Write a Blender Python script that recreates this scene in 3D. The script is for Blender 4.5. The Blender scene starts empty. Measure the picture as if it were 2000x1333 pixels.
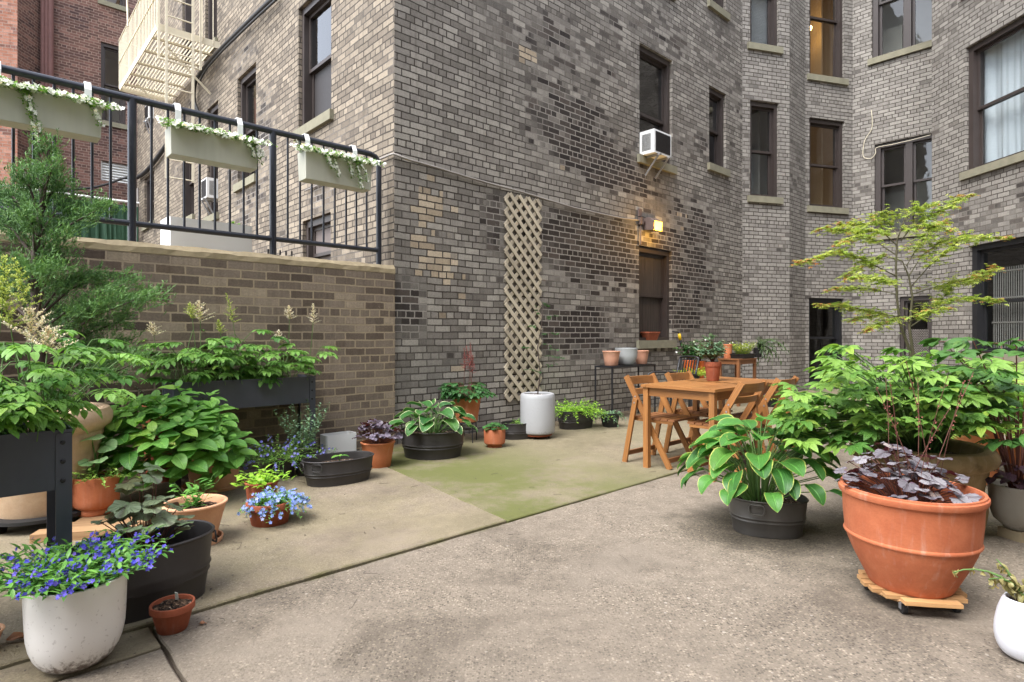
import bpy, math, random
from mathutils import Vector, Matrix
R_ = random.Random(7)
V = Vector
C = bpy.context.scene.collection
PI = math.pi
# ------------------------------------------------------------------ camera, sky, sun, exposure
F, YH, H = 1150.0, 655.0, 1.18            # focal length and horizon in photo pixels (2000 wide), eye height in metres
cam = bpy.data.objects.new('camera', bpy.data.cameras.new('camera')); C.objects.link(cam)
cam.location = (0, 0, H); cam.rotation_euler = (PI / 2, 0, 0)
cam.data.sensor_width = 36; cam.data.lens = 36 * F / 2000; cam.data.shift_y = -(666.5 - YH) / 2000
cam.data.clip_start = .05; cam.data.clip_end = 500
sc = bpy.context.scene; sc.camera = cam
SUN_EL, SUN_AZ = math.radians(58), math.radians(222)     # azimuth clockwise from +Y
world = bpy.data.worlds.new('World'); sc.world = world; world.use_nodes = True
wn = world.node_tree; bg = wn.nodes['Background']
sky = wn.nodes.new('ShaderNodeTexSky'); sky.sky_type = 'NISHITA'; sky.sun_disc = False
sky.sun_elevation = SUN_EL; sky.sun_rotation = SUN_AZ; sky.dust_density = 1.5; sky.air_density = 1.0; sky.ozone_density = .8
hs = wn.nodes.new('ShaderNodeHueSaturation'); hs.inputs['Saturation'].default_value = .4   # a hazy, whitish sky
wn.links.new(sky.outputs[0], hs.inputs['Color']); wn.links.new(hs.outputs[0], bg.inputs[0]); bg.inputs[1].default_value = .15
sd = bpy.data.lights.new('sun', 'SUN'); sd.energy = 1.15; sd.angle = math.radians(38); sd.color = (1, .99, .97)
sun = bpy.data.objects.new('sun', sd); C.objects.link(sun)
sun.rotation_euler = V((-math.sin(SUN_AZ) * math.cos(SUN_EL), -math.cos(SUN_AZ) * math.cos(SUN_EL), -math.sin(SUN_EL))).to_track_quat('-Z', 'Y').to_euler()
sun.location = (0, -5, 20)
sc.view_settings.view_transform = 'Standard'; sc.view_settings.look = 'None'
sc.view_settings.exposure = 2.2; sc.view_settings.gamma = 1; sc.view_settings.use_curve_mapping = False
sc.cycles.max_bounces = 8; sc.cycles.transparent_max_bounces = 12; sc.cycles.use_denoising = True
sc.cycles.sample_clamp_indirect = 6

# ------------------------------------------------------------------ placing: photo pixels to ground points and wall coordinates
def G(px, py, z=0.):
    Y = F * (H - z) / (py - YH); return V(((px - 1000) / F * Y, Y, z))
def at(px, Y, py=None):
    return V(((px - 1000) / F * Y, Y, 0 if py is None else H - (py - YH) * Y / F))
class Seg:
    """A vertical wall plane: origin o, horizontal direction d, outward normal n (towards the court)."""
    def __init__(s, o, d, n): s.o = V((o[0], o[1], 0)); s.d = V((d[0], d[1], 0)).normalized(); s.n = V((n[0], n[1], 0)).normalized()
    def u(s, px, out=0.):
        k = (px - 1000) / F; o = s.o + s.n * out
        return (k * o.y - o.x) / (s.d.x - k * s.d.y)
    def P(s, u, z, out=0.): p = s.o + s.d * u + s.n * out; return V((p.x, p.y, z))
    def z(s, px, py, out=0.): return H - (py - YH) * s.P(s.u(px, out), 0, out).y / F
    def px(s, px, py, out=0.): u = s.u(px, out); return s.P(u, s.z(px, py, out), out)

# ------------------------------------------------------------------ mesh builder
def ortho(d, up=V((0, 0, 1))):
    d = d.normalized()
    if abs(d.dot(up)) > .985: up = V((1, 0, 0)) if abs(d.x) < .9 else V((0, 1, 0))
    s = d.cross(up).normalized(); return d, s, s.cross(d).normalized()
class MB:
    def __init__(s): s.v = []; s.f = []; s.uv = []; s.rn = []; s.mi = []
    def add(s, vs, fs, uv=None, rnd=0., mi=0):
        b = len(s.v); s.v += [tuple(x) for x in vs]
        s.uv += uv if uv else [(0., 0.)] * len(vs)
        for f in fs: s.f.append(tuple(b + i for i in f)); s.rn.append(rnd); s.mi.append(mi)
    def quad(s, a, b, c, d, uv=None, rnd=0., mi=0): s.add([a, b, c, d], [(0, 1, 2, 3)], uv, rnd, mi)
    def boxv(s, c, X, Y, Z, rnd=None, mi=0):
        """box with centre c and half-axis vectors; UV in metres along the longest axis"""
        rnd = R_.random() if rnd is None else rnd
        ax = [X, Y, Z]; ln = [a.length for a in ax]; L = max(range(3), key=lambda i: ln[i])
        for i in range(3):
            j, k = (i + 1) % 3, (i + 2) % 3
            for sg in (-1, 1):
                o = ax[i] * sg; p = [c + o - ax[j] - ax[k], c + o + ax[j] - ax[k], c + o + ax[j] + ax[k], c + o - ax[j] + ax[k]]
                if sg < 0: p = p[::-1]
                uv = []
                for q in p:
                    r = q - c; t = [r.dot(a) / max(l, 1e-6) for a, l in zip(ax, ln)]
                    oth = [t[m] for m in range(3) if m != L and m != i]
                    uv.append((t[L], (oth[0] if oth else 0) + (sg * .37 if i != L else 0)) if i != L else (t[j], t[k]))
                s.quad(*p, uv=uv, rnd=rnd, mi=mi)
    def box(s, c, sx, sy, sz, rz=0., rnd=None, mi=0):
        a = V((math.cos(rz), math.sin(rz), 0)); b = V((-math.sin(rz), math.cos(rz), 0))
        s.boxv(V(c), a * (sx / 2), b * (sy / 2), V((0, 0, sz / 2)), rnd, mi)
    def bar(s, p, q, w, t, up=V((0, 0, 1)), rnd=None, mi=0):
        p, q = V(p), V(q); d, a, n = ortho(q - p, up)
        s.boxv((p + q) / 2, (q - p) / 2, a * (w / 2), n * (t / 2), rnd, mi)
    def tube(s, pts, r, n=6, cap=True, rnd=0., mi=0):
        pts = [V(p) for p in pts]; m = len(pts); rr = r if isinstance(r, (list, tuple)) else [r] * m
        vs = []; uv = []; side = None; L = 0
        for i, p in enumerate(pts):
            t = (pts[min(i + 1, m - 1)] - pts[max(i - 1, 0)])
            t = t.normalized() if t.length > 1e-9 else V((0, 0, 1))
            if side is None: _, side, _ = ortho(t)
            side = (side - t * side.dot(t)); side = side.normalized() if side.length > 1e-6 else ortho(t)[1]
            b = t.cross(side)
            if i: L += (p - pts[i - 1]).length
            for k in range(n):
                a = 2 * PI * k / n; vs.append(p + (side * math.cos(a) + b * math.sin(a)) * rr[i]); uv.append((L, k / n))
        fs = [(i * n + k, i * n + (k + 1) % n, (i + 1) * n + (k + 1) % n, (i + 1) * n + k) for i in range(m - 1) for k in range(n)]
        if cap: fs += [tuple(range(n))[::-1], tuple((m - 1) * n + k for k in range(n))]
        s.add(vs, fs, uv, rnd, mi)
    def lathe(s, prof, n=48, sx=1., sy=1., c=(0, 0, 0), mi=0, sq=2., wob=0., closed=False):
        """profile of (r, z) turned about z; sx, sy make it oval, sq > 2 squarer; wob = slight hand-made unevenness"""
        vs = []; uv = []; cx, cy, cz = c
        for (r, z) in prof:
            for k in range(n):
                a = 2 * PI * k / n; ca, sa = math.cos(a), math.sin(a)
                e = 1. if sq == 2 else (abs(ca) ** sq + abs(sa) ** sq) ** (-1 / sq)
                w = 1 + wob * math.sin(2 * a + z * 9) + wob * .6 * math.sin(3 * a + 1)
                vs.append((cx + r * e * ca * sx * w, cy + r * e * sa * sy * w, cz + z)); uv.append((k / n, z))
        m = len(prof)
        fs = [(i * n + k, i * n + (k + 1) % n, (i + 1) * n + (k + 1) % n, (i + 1) * n + k) for i in range(m - 1) for k in range(n)]
        if prof[0][0] > 1e-4 and not closed: fs.append(tuple(range(n))[::-1])
        if prof[-1][0] > 1e-4 and not closed: fs.append(tuple((m - 1) * n + k for k in range(n)))
        s.add(vs, fs, uv, 0., mi)
    def build(s, name, mats, parent=None, smooth=False, sharp=None, bevel=0., loc=None):
        me = bpy.data.meshes.new(name); me.from_pydata(s.v, [], s.f)
        mats = mats if isinstance(mats, (list, tuple)) else [mats]
        for m in mats: me.materials.append(m)
        if s.f:
            li = [0] * len(me.loops); me.loops.foreach_get('vertex_index', li)
            ul = me.uv_layers.new(name='UVMap'); ul.data.foreach_set('uv', [c for i in li for c in s.uv[i]])
            at_ = me.attributes.new('rnd', 'FLOAT', 'FACE'); at_.data.foreach_set('value', s.rn)
            me.polygons.foreach_set('material_index', s.mi)
            if smooth or sharp is not None:
                me.polygons.foreach_set('use_smooth', [True] * len(s.f))
                if sharp is not None: me.set_sharp_from_angle(angle=math.radians(sharp))
        me.update()
        o = bpy.data.objects.new(name, me); C.objects.link(o)
        if parent: o.parent = parent
        if loc is not None: o.location = loc
        if bevel:
            b = o.modifiers.new('bevel', 'BEVEL'); b.width = bevel; b.segments = 1; b.limit_method = 'ANGLE'; b.harden_normals = False
        return o
def tag(o, label, cat, group=None):
    o['label'] = label; o['category'] = cat
    if group: o['group'] = group
    return o
def thing(name, label, cat, loc=(0, 0, 0), rz=0., group=None):
    o = bpy.data.objects.new(name, None); C.objects.link(o); o.empty_display_size = .1
    o.location = loc; o.rotation_euler = (0, 0, rz); return tag(o, label, cat, group)
def kind(o, k): o['kind'] = k; return o
def dup(root, loc, rz, label, name=None):
    r = root.copy(); C.objects.link(r); r.location = loc; r.rotation_euler = (0, 0, rz); r['label'] = label
    for ch in list(root.children):
        c = ch.copy(); C.objects.link(c); c.parent = r
        for g in ch.children:
            e = g.copy(); C.objects.link(e); e.parent = c
    return r

# ------------------------------------------------------------------ materials
class NT:
    def __init__(s, name):
        s.m = bpy.data.materials.new(name); s.m.use_nodes = True; s.t = s.m.node_tree
        s.b = s.t.nodes['Principled BSDF']; s.out = s.t.nodes['Material Output']; s._uv = None
    def n(s, typ, **kw):
        x = s.t.nodes.new('ShaderNode' + typ)
        for k, v in kw.items(): setattr(x, k, v)
        return x
    def l(s, a, b): s.t.links.new(a, b); return s
    def put(s, sock, v):
        if hasattr(v, 'is_output'): s.l(v, sock)
        elif isinstance(v, (tuple, list)) and len(v) == 3 and sock.type == 'RGBA': sock.default_value = (*v, 1)
        else: sock.default_value = v
    def math(s, op, a, b=0., c=0., clamp=False):
        x = s.n('Math', operation=op, use_clamp=clamp)
        for i, v in enumerate((a, b, c)): s.put(x.inputs[i], v)
        return x.outputs[0]
    def mix(s, f, a, b, mode='MIX'):
        x = s.n('Mix', data_type='RGBA', blend_type=mode); s.put(x.inputs[0], f); s.put(x.inputs[6], a); s.put(x.inputs[7], b); return x.outputs[2]
    def uv(s):
        if not s._uv: s._uv = s.n('TexCoord')
        return s._uv.outputs['UV']
    def obj(s):
        if not s._uv: s._uv = s.n('TexCoord')
        return s._uv.outputs['Object']
    def pos(s): return s.n('NewGeometry').outputs['Position']
    def rnd(s): return s.n('Attribute', attribute_name='rnd').outputs['Fac']
    def map(s, vec, scale=(1, 1, 1), loc=(0, 0, 0), rot=(0, 0, 0)):
        x = s.n('Mapping'); s.l(vec, x.inputs[0]); x.inputs[1].default_value = loc; x.inputs[2].default_value = rot; x.inputs[3].default_value = scale; return x.outputs[0]
    def noise(s, vec, scale, detail=3., rough=.55, dist=0., col=False):
        x = s.n('TexNoise'); s.l(vec, x.inputs['Vector']); x.inputs['Scale'].default_value = scale; x.inputs['Detail'].default_value = detail
        x.inputs['Roughness'].default_value = rough; x.inputs['Distortion'].default_value = dist
        return x.outputs[1 if col else 0]
    def vor(s, vec, scale, out='Color', feature='F1', rand=1.):
        x = s.n('TexVoronoi', feature=feature); s.l(vec, x.inputs['Vector']); x.inputs['Scale'].default_value = scale; x.inputs['Randomness'].default_value = rand
        return x.outputs[out]
    def ramp(s, f, stops, interp='LINEAR'):
        x = s.n('ValToRGB'); s.put(x.inputs[0], f); e = x.color_ramp; e.interpolation = interp
        while len(e.elements) < len(stops): e.elements.new(.5)
        for el, (p, c) in zip(e.elements, stops):
            el.position = p; c = (c, c, c) if isinstance(c, (int, float)) else c; el.color = (*c, 1)
        return x.outputs[0]
    def step(s, f, a, b):
        x = s.n('MapRange', interpolation_type='SMOOTHSTEP'); s.put(x.inputs[0], f); x.inputs[1].default_value = a; x.inputs[2].default_value = b; return x.outputs[0]
    def bump(s, h, strength=.4, dist=.01, prev=None):
        x = s.n('Bump'); s.put(x.inputs['Height'], h); x.inputs['Strength'].default_value = strength; x.inputs['Distance'].default_value = dist
        if prev is not None: s.l(prev, x.inputs['Normal'])
        return x.outputs[0]
    def fin(s, col=None, rough=None, nrm=None, **kw):
        if col is not None: s.put(s.b.inputs['Base Color'], col)
        if rough is not None: s.put(s.b.inputs['Roughness'], rough)
        if nrm is not None: s.l(nrm, s.b.inputs['Normal'])
        for k, v in kw.items(): s.put(s.b.inputs[k.replace('_', ' ')], v)
        return s.m
def hexc(h):
    f = lambda c: c / 12.92 if c <= .04045 else ((c + .055) / 1.055) ** 2.4
    return tuple(f(int(h[i:i + 2], 16) / 255) for i in (0, 2, 4))
def sc3(c, k): return tuple(x * k for x in c)

def brick_mat(name, bw, bh, light, dark, mort_l, mort_d, bias=0., dscale=.45, cream=None, blobs=(), cblobs=(), bump=.8, header=6, squash=.5, offs=(0, 0), cthr=.45, band=0.):
    """brick courses in wall metres: a colour per brick, soot in patches that reach whole bricks, replaced paler bricks"""
    t = NT(name); uv = t.map(t.uv(), loc=(offs[0], offs[1], 0))
    w = t.noise(uv, 2.2, 2, col=True)
    sub = t.n('VectorMath', operation='MULTIPLY_ADD'); t.l(w, sub.inputs[0]); sub.inputs[1].default_value = (.022, .02, 0); t.l(uv, sub.inputs[2])
    w2 = t.noise(uv, 30, 4, .65, col=True)
    sub2 = t.n('VectorMath', operation='MULTIPLY_ADD'); t.l(w2, sub2.inputs[0]); sub2.inputs[1].default_value = (.011, .0125, 0); t.l(sub.outputs[0], sub2.inputs[2])
    vec = sub2.outputs[0]
    b = t.n('TexBrick'); b.offset = .5; b.offset_frequency = 2; b.squash = squash; b.squash_frequency = header
    t.l(vec, b.inputs['Vector'])
    b.inputs['Color1'].default_value = (0, 0, 0, 1); b.inputs['Color2'].default_value = (1, 1, 1, 1); b.inputs['Mortar'].default_value = (.5, .5, .5, 1)
    b.inputs['Scale'].default_value = 1; b.inputs['Mortar Size'].default_value = bh * .108; b.inputs['Mortar Smooth'].default_value = .35
    b.inputs['Bias'].default_value = 0; b.inputs['Brick Width'].default_value = bw; b.inputs['Row Height'].default_value = bh
    r = b.outputs['Color']; mort = b.outputs['Fac']
    r2 = t.math('FRACT', t.math('MULTIPLY', r, 7.31)); r3 = t.math('FRACT', t.math('MULTIPLY', r, 23.7))
    sn = t.n('VectorMath', operation='SNAP'); t.l(vec, sn.inputs[0]); sn.inputs[1].default_value = (bw / 2, bh, 1); qv = sn.outputs[0]   # one value per half brick
    big = t.noise(t.map(qv, (dscale, dscale * 1.7, 1)), 1.6, 4, .6)
    m = t.math('ADD', t.math('MULTIPLY', t.math('SUBTRACT', big, .5), 2.2), t.math('MULTIPLY', t.math('SUBTRACT', r2, .5), .75))
    m = t.math('ADD', m, bias)
    if band:
        bn = t.noise(t.map(qv, (.25, 2.6, 1)), 2.0, 2); m = t.math('ADD', m, t.math('MULTIPLY', t.math('SUBTRACT', bn, .5), band))
    def blob(acc, lst):
        for (cu, cv, su, sv, k) in lst:
            q = t.map(qv, (1 / su, 1 / sv, 0), loc=(-(cu + offs[0]) / su, -(cv + offs[1]) / sv, 0))
            x = t.n('VectorMath', operation='LENGTH'); t.l(q, x.inputs[0])
            acc = t.math('MULTIPLY_ADD', t.step(x.outputs['Value'], 1.25, .35), k, acc)
        return acc
    m = blob(m, blobs); dk = t.step(m, -.15, .6)
    fine = t.noise(uv, 60, 3); streak = t.noise(t.map(uv, (26, 3, 1)), 1.4, 3)
    lc = t.ramp(r, light); dc = t.ramp(r3, dark)
    col = t.mix(dk, lc, dc)
    if cream:
        cm = blob(t.math('SUBTRACT', r2, 1.), cblobs); cm = t.step(t.math('ADD', cm, t.math('MULTIPLY', t.math('SUBTRACT', t.noise(qv, 1.3, 2), .5), 1.0)), cthr - .03, cthr + .03)
        col = t.mix(cm, col, t.ramp(r3, cream)); dk = t.math('MULTIPLY', dk, t.math('SUBTRACT', 1., cm))
    col = t.mix(.75, col, t.mix(fine, (.5, .5, .5), (1.46, 1.44, 1.4)), 'MULTIPLY'); col = t.mix(.5, col, t.mix(t.noise(uv, 11, 4, .65), (.5, .5, .5), (1.5, 1.48, 1.45)), 'MULTIPLY')
    col = t.mix(.4, col, t.mix(streak, (.45, .44, .43), (1.45, 1.45, 1.45)), 'MULTIPLY')
    run = t.noise(t.map(uv, (5.5, .22, 1)), 1.5, 4, .65); col = t.mix(t.math('MULTIPLY', t.step(run, .55, .74), .5), col, t.mix(1., col, (.42, .4, .38), 'MULTIPLY'))
    chip = t.math('MULTIPLY', t.step(t.noise(uv, 17, 4, .7), .63, .70), .55); col = t.mix(chip, col, t.mix(r3, sc3(mort_d, .5), sc3(mort_d, 1.05)))
    mc = t.mix(dk, mort_l, mort_d); mc = t.mix(.5, mc, t.mix(t.noise(uv, 9, 3), (.45, .45, .45), (1.5, 1.45, 1.4)), 'MULTIPLY')
    mort_n = t.step(t.math('ADD', mort, t.math('MULTIPLY', t.math('SUBTRACT', t.noise(uv, 38, 3), .5), .55)), .15, .75)
    col = t.mix(mort_n, col, mc)
    hgt = t.math('SUBTRACT', t.math('ADD', t.math('MULTIPLY', t.math('SUBTRACT', 1., mort_n), 1.), t.math('MULTIPLY', r3, .35)), t.math('MULTIPLY', fine, .3))
    return t.fin(col, t.mix(dk, (.85, .85, .85), (.7, .7, .7)), t.bump(hgt, bump, .009), Specular_IOR_Level=.25)

def flat_mat(name, col, rough=.5, var=.12, scale=9., metal=0., bump=0., bscale=60., spec=.5, coat=0., streak=0.):
    t = NT(name); p = t.obj(); n = t.noise(p, scale, 4)
    c = t.mix(1., col, t.mix(n, (1 - var,) * 3, (1 + var,) * 3), 'MULTIPLY')
    if streak:
        c = t.mix(streak, c, t.mix(t.noise(t.map(p, (14, 14, 1.2)), 1.5, 3), (.4, .4, .4), (1.4, 1.4, 1.4)), 'MULTIPLY')
    nr = t.bump(t.noise(p, bscale, 3), bump, .004) if bump else None
    return t.fin(c, t.math('ADD', rough - .08, t.math('MULTIPLY', n, .16)), nr, Metallic=metal, Specular_IOR_Level=spec, Coat_Weight=coat)
def terracotta(name, c1, c2, bloom=.25, rough=.8, dirt=.35):
    t = NT(name); p = t.obj()
    n = t.noise(p, 7, 5, .6); n2 = t.noise(t.map(p, (17, 17, 1.6)), 1.6, 5, .6); f = t.noise(p, 90, 2)
    c = t.mix(t.step(n, .3, .7), c1, c2)
    c = t.mix(t.math('MULTIPLY', t.step(n2, .52, .8), bloom), c, (.62, .5, .42))
    c = t.mix(t.math('MULTIPLY', t.step(t.noise(p, 4.2, 5, .65), .55, .75), dirt), c, sc3(c1, .35))
    c = t.mix(.35, c, t.mix(f, (.7,) * 3, (1.3,) * 3), 'MULTIPLY')
    rings = t.noise(t.map(p, (.6, .6, 60)), 1., 2)
    return t.fin(c, rough, t.bump(t.math('ADD', t.math('MULTIPLY', rings, .5), f), .25, .004), Specular_IOR_Level=.3)
def wood_mat(name, c1, c2, c3, rough=.5, grain=1.):
    t = NT(name); uv = t.uv(); r = t.rnd()
    cmb = t.n('CombineXYZ'); t.l(t.math('MULTIPLY', r, 37.), cmb.inputs[2])
    va = t.n('VectorMath', operation='ADD'); t.l(uv, va.inputs[0]); t.l(cmb.outputs[0], va.inputs[1])
    q = t.map(va.outputs[0], (2.4, 46, 1)); n = t.noise(q, 1., 5, .6, 1.2); n2 = t.noise(t.map(va.outputs[0], (9, 240, 1)), 1., 2)
    c = t.mix(t.step(n, .3, .72), c1, c2); c = t.mix(t.math('MULTIPLY', t.step(n, .55, .85), .55), c, c3)
    c = t.mix(.55, c, t.mix(r, (.62, .6, .58), (1.3, 1.3, 1.28)), 'MULTIPLY'); c = t.mix(.4 * grain, c, t.mix(n2, (.6,) * 3, (1.3,) * 3), 'MULTIPLY')
    return t.fin(c, t.math('ADD', rough - .1, t.math('MULTIPLY', n2, .2)), t.bump(n2, .2, .002), Specular_IOR_Level=.4)
def leaf_mat(name, c1, c2, edge=None, ew=.8, eth=.14, vein=0., veincol=None, rough=.42, trans=.28, nv=9., blotch=None, back=None):
    t = NT(name); uv = t.uv(); r = t.rnd()
    sx = t.n('SeparateXYZ'); t.l(uv, sx.inputs[0]); u, v = sx.outputs[0], sx.outputs[1]
    au = t.math('ABSOLUTE', t.math('MULTIPLY_ADD', u, 2., -1.))
    pn = t.noise(t.pos(), 45, 3)
    c = t.mix(r, c1, c2); c = t.mix(t.math('MULTIPLY', t.step(t.math('FRACT', t.math('MULTIPLY', r, 57.3)), .93, .97), .45), c, (c2[0] * 1.5, c2[1] * 1.12, c2[2] * .8))
    c = t.mix(t.math('MULTIPLY', t.step(t.noise(t.pos(), 16, 4, .7), .66, .74), .35), c, sc3((.6, .45, .2), c2[1])); c = t.mix(.45, c, t.mix(pn, (.65,) * 3, (1.35,) * 3), 'MULTIPLY')
    hh = None
    if vein:
        ph = t.math('SUBTRACT', t.math('MULTIPLY', v, nv), t.math('MULTIPLY', au, 2.4)) if nv < 50 else t.math('MULTIPLY', au, nv / 12)
        wv = t.math('ABSOLUTE', t.math('SINE', t.math('MULTIPLY', ph, PI)))
        lin = t.math('SUBTRACT', 1., t.step(wv, 0., .35)); rib = t.math('SUBTRACT', 1., t.step(au, .02, .12))
        vm = t.math('MAXIMUM', t.math('MULTIPLY', lin, .6), rib)
        c = t.mix(t.math('MULTIPLY', vm, vein), c, veincol or sc3(c2, 1.5)); hh = t.bump(vm, .7, -.005)
    if blotch:
        c = t.mix(t.math('MULTIPLY', t.step(t.noise(t.pos(), 38, 2), .42, .62), .8), c, blotch)
    if edge:
        en = t.math('ADD', au, t.math('MULTIPLY', t.math('SUBTRACT', t.noise(t.pos(), 22, 2), .5), .25))
        en = t.math('MAXIMUM', en, t.math('MULTIPLY_ADD', v, 1.25, -.3))
        c = t.mix(t.step(en, ew - eth, ew), c, edge)
    if back:
        c = t.mix(t.n('NewGeometry').outputs['Backfacing'], c, back)
    t.fin(c, rough, hh, Specular_IOR_Level=.45)
    if trans:
        tr = t.n('BsdfTranslucent'); t.l(t.mix(1., c, (1.2, 1.3, .85), 'MULTIPLY'), tr.inputs[0])
        mx = t.n('MixShader'); mx.inputs[0].default_value = trans; t.l(t.b.outputs[0], mx.inputs[1]); t.l(tr.outputs[0], mx.inputs[2]); t.l(mx.outputs[0], t.out.inputs[0])
    return t.m
def glass_mat(name, tint=(.8, .85, .85), refl=.9):
    t = NT(name); tr = t.n('BsdfTransparent'); tr.inputs[0].default_value = (*tint, 1)
    gl = t.n('BsdfGlossy'); gl.inputs['Roughness'].default_value = .03; gl.inputs[0].default_value = (refl,) * 3 + (1,)
    wob = t.bump(t.noise(t.pos(), 3, 2), .12, .02); t.l(wob, gl.inputs['Normal'])
    fr = t.n('LayerWeight'); fr.inputs[0].default_value = .5
    mx = t.n('MixShader'); t.l(t.math('MULTIPLY_ADD', t.math('POWER', fr.outputs['Facing'], 3.5), .9, .07), mx.inputs[0]); t.l(tr.outputs[0], mx.inputs[1]); t.l(gl.outputs[0], mx.inputs[2])
    t.l(mx.outputs[0], t.out.inputs[0]); return t.m
def emit_mat(name, col, strength, base=None):
    t = NT(name); return t.fin(base or col, .5, Emission_Color=(*col, 1), Emission_Strength=strength)
# ------------------------------------------------------------------ palette
M_ = {}
BR_L = [(0, hexc('736e68')), (.35, hexc('88837d')), (.7, hexc('96918a')), (1, hexc('a39e96'))]
BR_D = [(0, hexc('2f2a28')), (.6, hexc('3d3734')), (1, hexc('554d48'))]
CREAM = [(0, hexc('8f8271')), (.35, hexc('b3a48f')), (.6, hexc('c2b39e')), (1, hexc('a3947f'))]
ML, MD = hexc('443e39'), hexc('98928b')  # ML: dark mortar among paler bricks, with the shade of raked joints included
def grey_brick(name, bias, blobs=(), cblobs=(), offs=(0, 0), cthr=.62, band=.35, light=BR_L): return brick_mat(name, .218, .077, light, BR_D, ML, MD, bias=bias, blobs=blobs, cream=CREAM, cblobs=cblobs, offs=offs, cthr=cthr, band=band, bump=.8)
def pw(px, py): return (MS.u(px), MS.z(px, py))
# plan of the court
dM = V((1250, 1150, 0)).normalized(); nM = V((dM.y, -dM.x, 0)); dF = V((-dM.y, dM.x, 0))
A0 = at(1080, 7.98)
_t = Seg(A0, dM, nM); K = _t.P(_t.u(770), 0)
MS = Seg(K, dM, nM); uM = MS.u(1450)
AS = Seg(MS.P(uM, 0), (3960, 1150), (1150, -3960)); uA = AS.u(1542)
BS = Seg(AS.P(uA, 0), dM, nM); uB = BS.u(1573)
CS = Seg(BS.P(uB, 0), (3960, 1150), (1150, -3960)); uC = CS.u(1665)
DS = Seg(CS.P(uC, 0), -dF, -dM)
E0y = 10.75; E0 = at(1820, E0y); ES = Seg(E0, (.052, -1, 0), (-1, -.052, 0))
tR = (DS.o - E0).dot(dM); RS = Seg(E0, dM, -nM); uD = (E0 + dM * tR - DS.o).dot(DS.d)
FS = Seg(K, dF, -dM); uF = FS.u(268)
RRo = FS.P(uF + .35, 0); RR = Seg(RRo, -dM, nM)

def bl(px, py, su, sv, k): a = pw(px, py); return (a[0], a[1], su, sv, k)
M_['brick_main'] = grey_brick('soot_stained_grey_brick', -.12,
    blobs=[bl(1160, 480, 1.3, .75, 1.20), bl(1320, 560, 1.3, .9, 0.88), bl(1130, 640, 1.2, .5, 0.80), bl(1110, 250, 1.1, .55, 0.64), bl(1000, 60, 1.6, .6, 0.48), bl(1180, 330, 1.0, .4, 0.96), bl(1350, 440, .9, .5, 0.64), bl(960, 430, .25, .5, 0.56),
           bl(790, 600, .3, .35, 0.80), bl(860, 160, 1.3, 1.5, -.7), bl(1000, 350, 2.0, .14, -.5), bl(1100, 395, 1.6, .12, -.8), bl(1000, 770, 1.5, .4, -.4), bl(1440, 500, .8, 2.5, -.55), bl(1100, 590, 1.2, .12, -.7), bl(1200, 770, 1.5, .35, -.5)],
    cblobs=[bl(845, 440, .42, .85, .85), bl(870, 580, .4, .5, .85), bl(830, 400, .35, .3, .45), bl(800, 520, .2, .2, .6), bl(860, 740, .9, .25, .55), bl(1020, 105, .25, .22, .8), bl(1330, 430, .25, .35, .75), bl(1090, 320, .18, .2, .5), bl(1100, 200, 2, 1, .12)], cthr=.5, band=.55)
M_['brick_bay'] = grey_brick('grey_brick_of_the_bay', -.27, offs=(3.1, 7.2), cthr=.9, band=.25, light=[(0, hexc('807c77')), (.4, hexc('8d8984')), (1, hexc('99958f'))])
M_['brick_side'] = grey_brick('grey_brick_of_the_side', -.2, offs=(11.3, 2.6), cthr=.7, band=.3, cblobs=[(2.2, 5.6, 5, 3, .28)], light=[(0, hexc('70675d')), (.4, hexc('857b6e')), (1, hexc('988d7e'))],
    blobs=[(4.5, 4.0, 1.2, 1.2, .45), (1.6, 3.0, .5, .4, .3)])
M_['brick_right'] = grey_brick('weathered_grey_brick', -.2, offs=(5.7, 1.4), cthr=.8, band=.3, cblobs=[(1.0, 6.4, .25, .2, .9)], light=[(0, hexc('7d7974')), (.4, hexc('8a8681')), (1, hexc('97938d'))])
M_['brick_red'] = brick_mat('red_brown_brick', .21, .072, [(0, hexc('5b4540')), (.5, hexc('6e524a')), (1, hexc('836259'))], [(0, hexc('41302e')), (1, hexc('5b4340'))], hexc('9a8478'), hexc('80706a'), bias=.02, bump=.6)
M_['brick_orange'] = brick_mat('orange_red_brick', .21, .072, [(0, hexc('8a5c4b')), (.5, hexc('9c6c5a')), (1, hexc('ab8070'))], [(0, hexc('4a3532')), (1, hexc('6d4a44'))], hexc('8f7a6e'), hexc('80706a'), bias=-.1, offs=(2, 1), bump=.6)
M_['brick_tan'] = brick_mat('tan_brown_brick', .222, .0785, [(0, hexc('5f5349')), (.4, hexc('75695e')), (.75, hexc('86796c')), (1, hexc('9a8c7a'))], [(0, hexc('3c332e')), (.6, hexc('50443c')), (1, hexc('625549'))], hexc('9c8d76'), hexc('8f8170'), bias=.02, dscale=.5, offs=(1, .03), bump=.7, header=6, band=.3,
    blobs=[(-2.8, .75, 1.6, .55, .45), (-4.0, 1.2, 1.6, 1.0, .4), (-.4, .4, .6, .8, -.4)])
M_['coping'] = flat_mat('coping_concrete', hexc('a39478'), .9, .3, 14, bump=.5, bscale=45, spec=.2, streak=.35)
M_['sill'] = flat_mat('grey_green_stone', hexc('85816f'), .9, .28, 9, bump=.4, spec=.2)
M_['frame'] = flat_mat('dark_brown_window_paint', hexc('3d3532'), .45, .2, 6, bump=.1)
M_['frame_black'] = flat_mat('black_window_paint', hexc('232325'), .4, .2, 6)
M_['glass'] = glass_mat('window_glass')
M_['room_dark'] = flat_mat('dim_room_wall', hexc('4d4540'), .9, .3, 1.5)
M_['room_grey'] = flat_mat('pale_room_wall', hexc('b5aea6'), .9, .2, 1.5)
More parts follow.
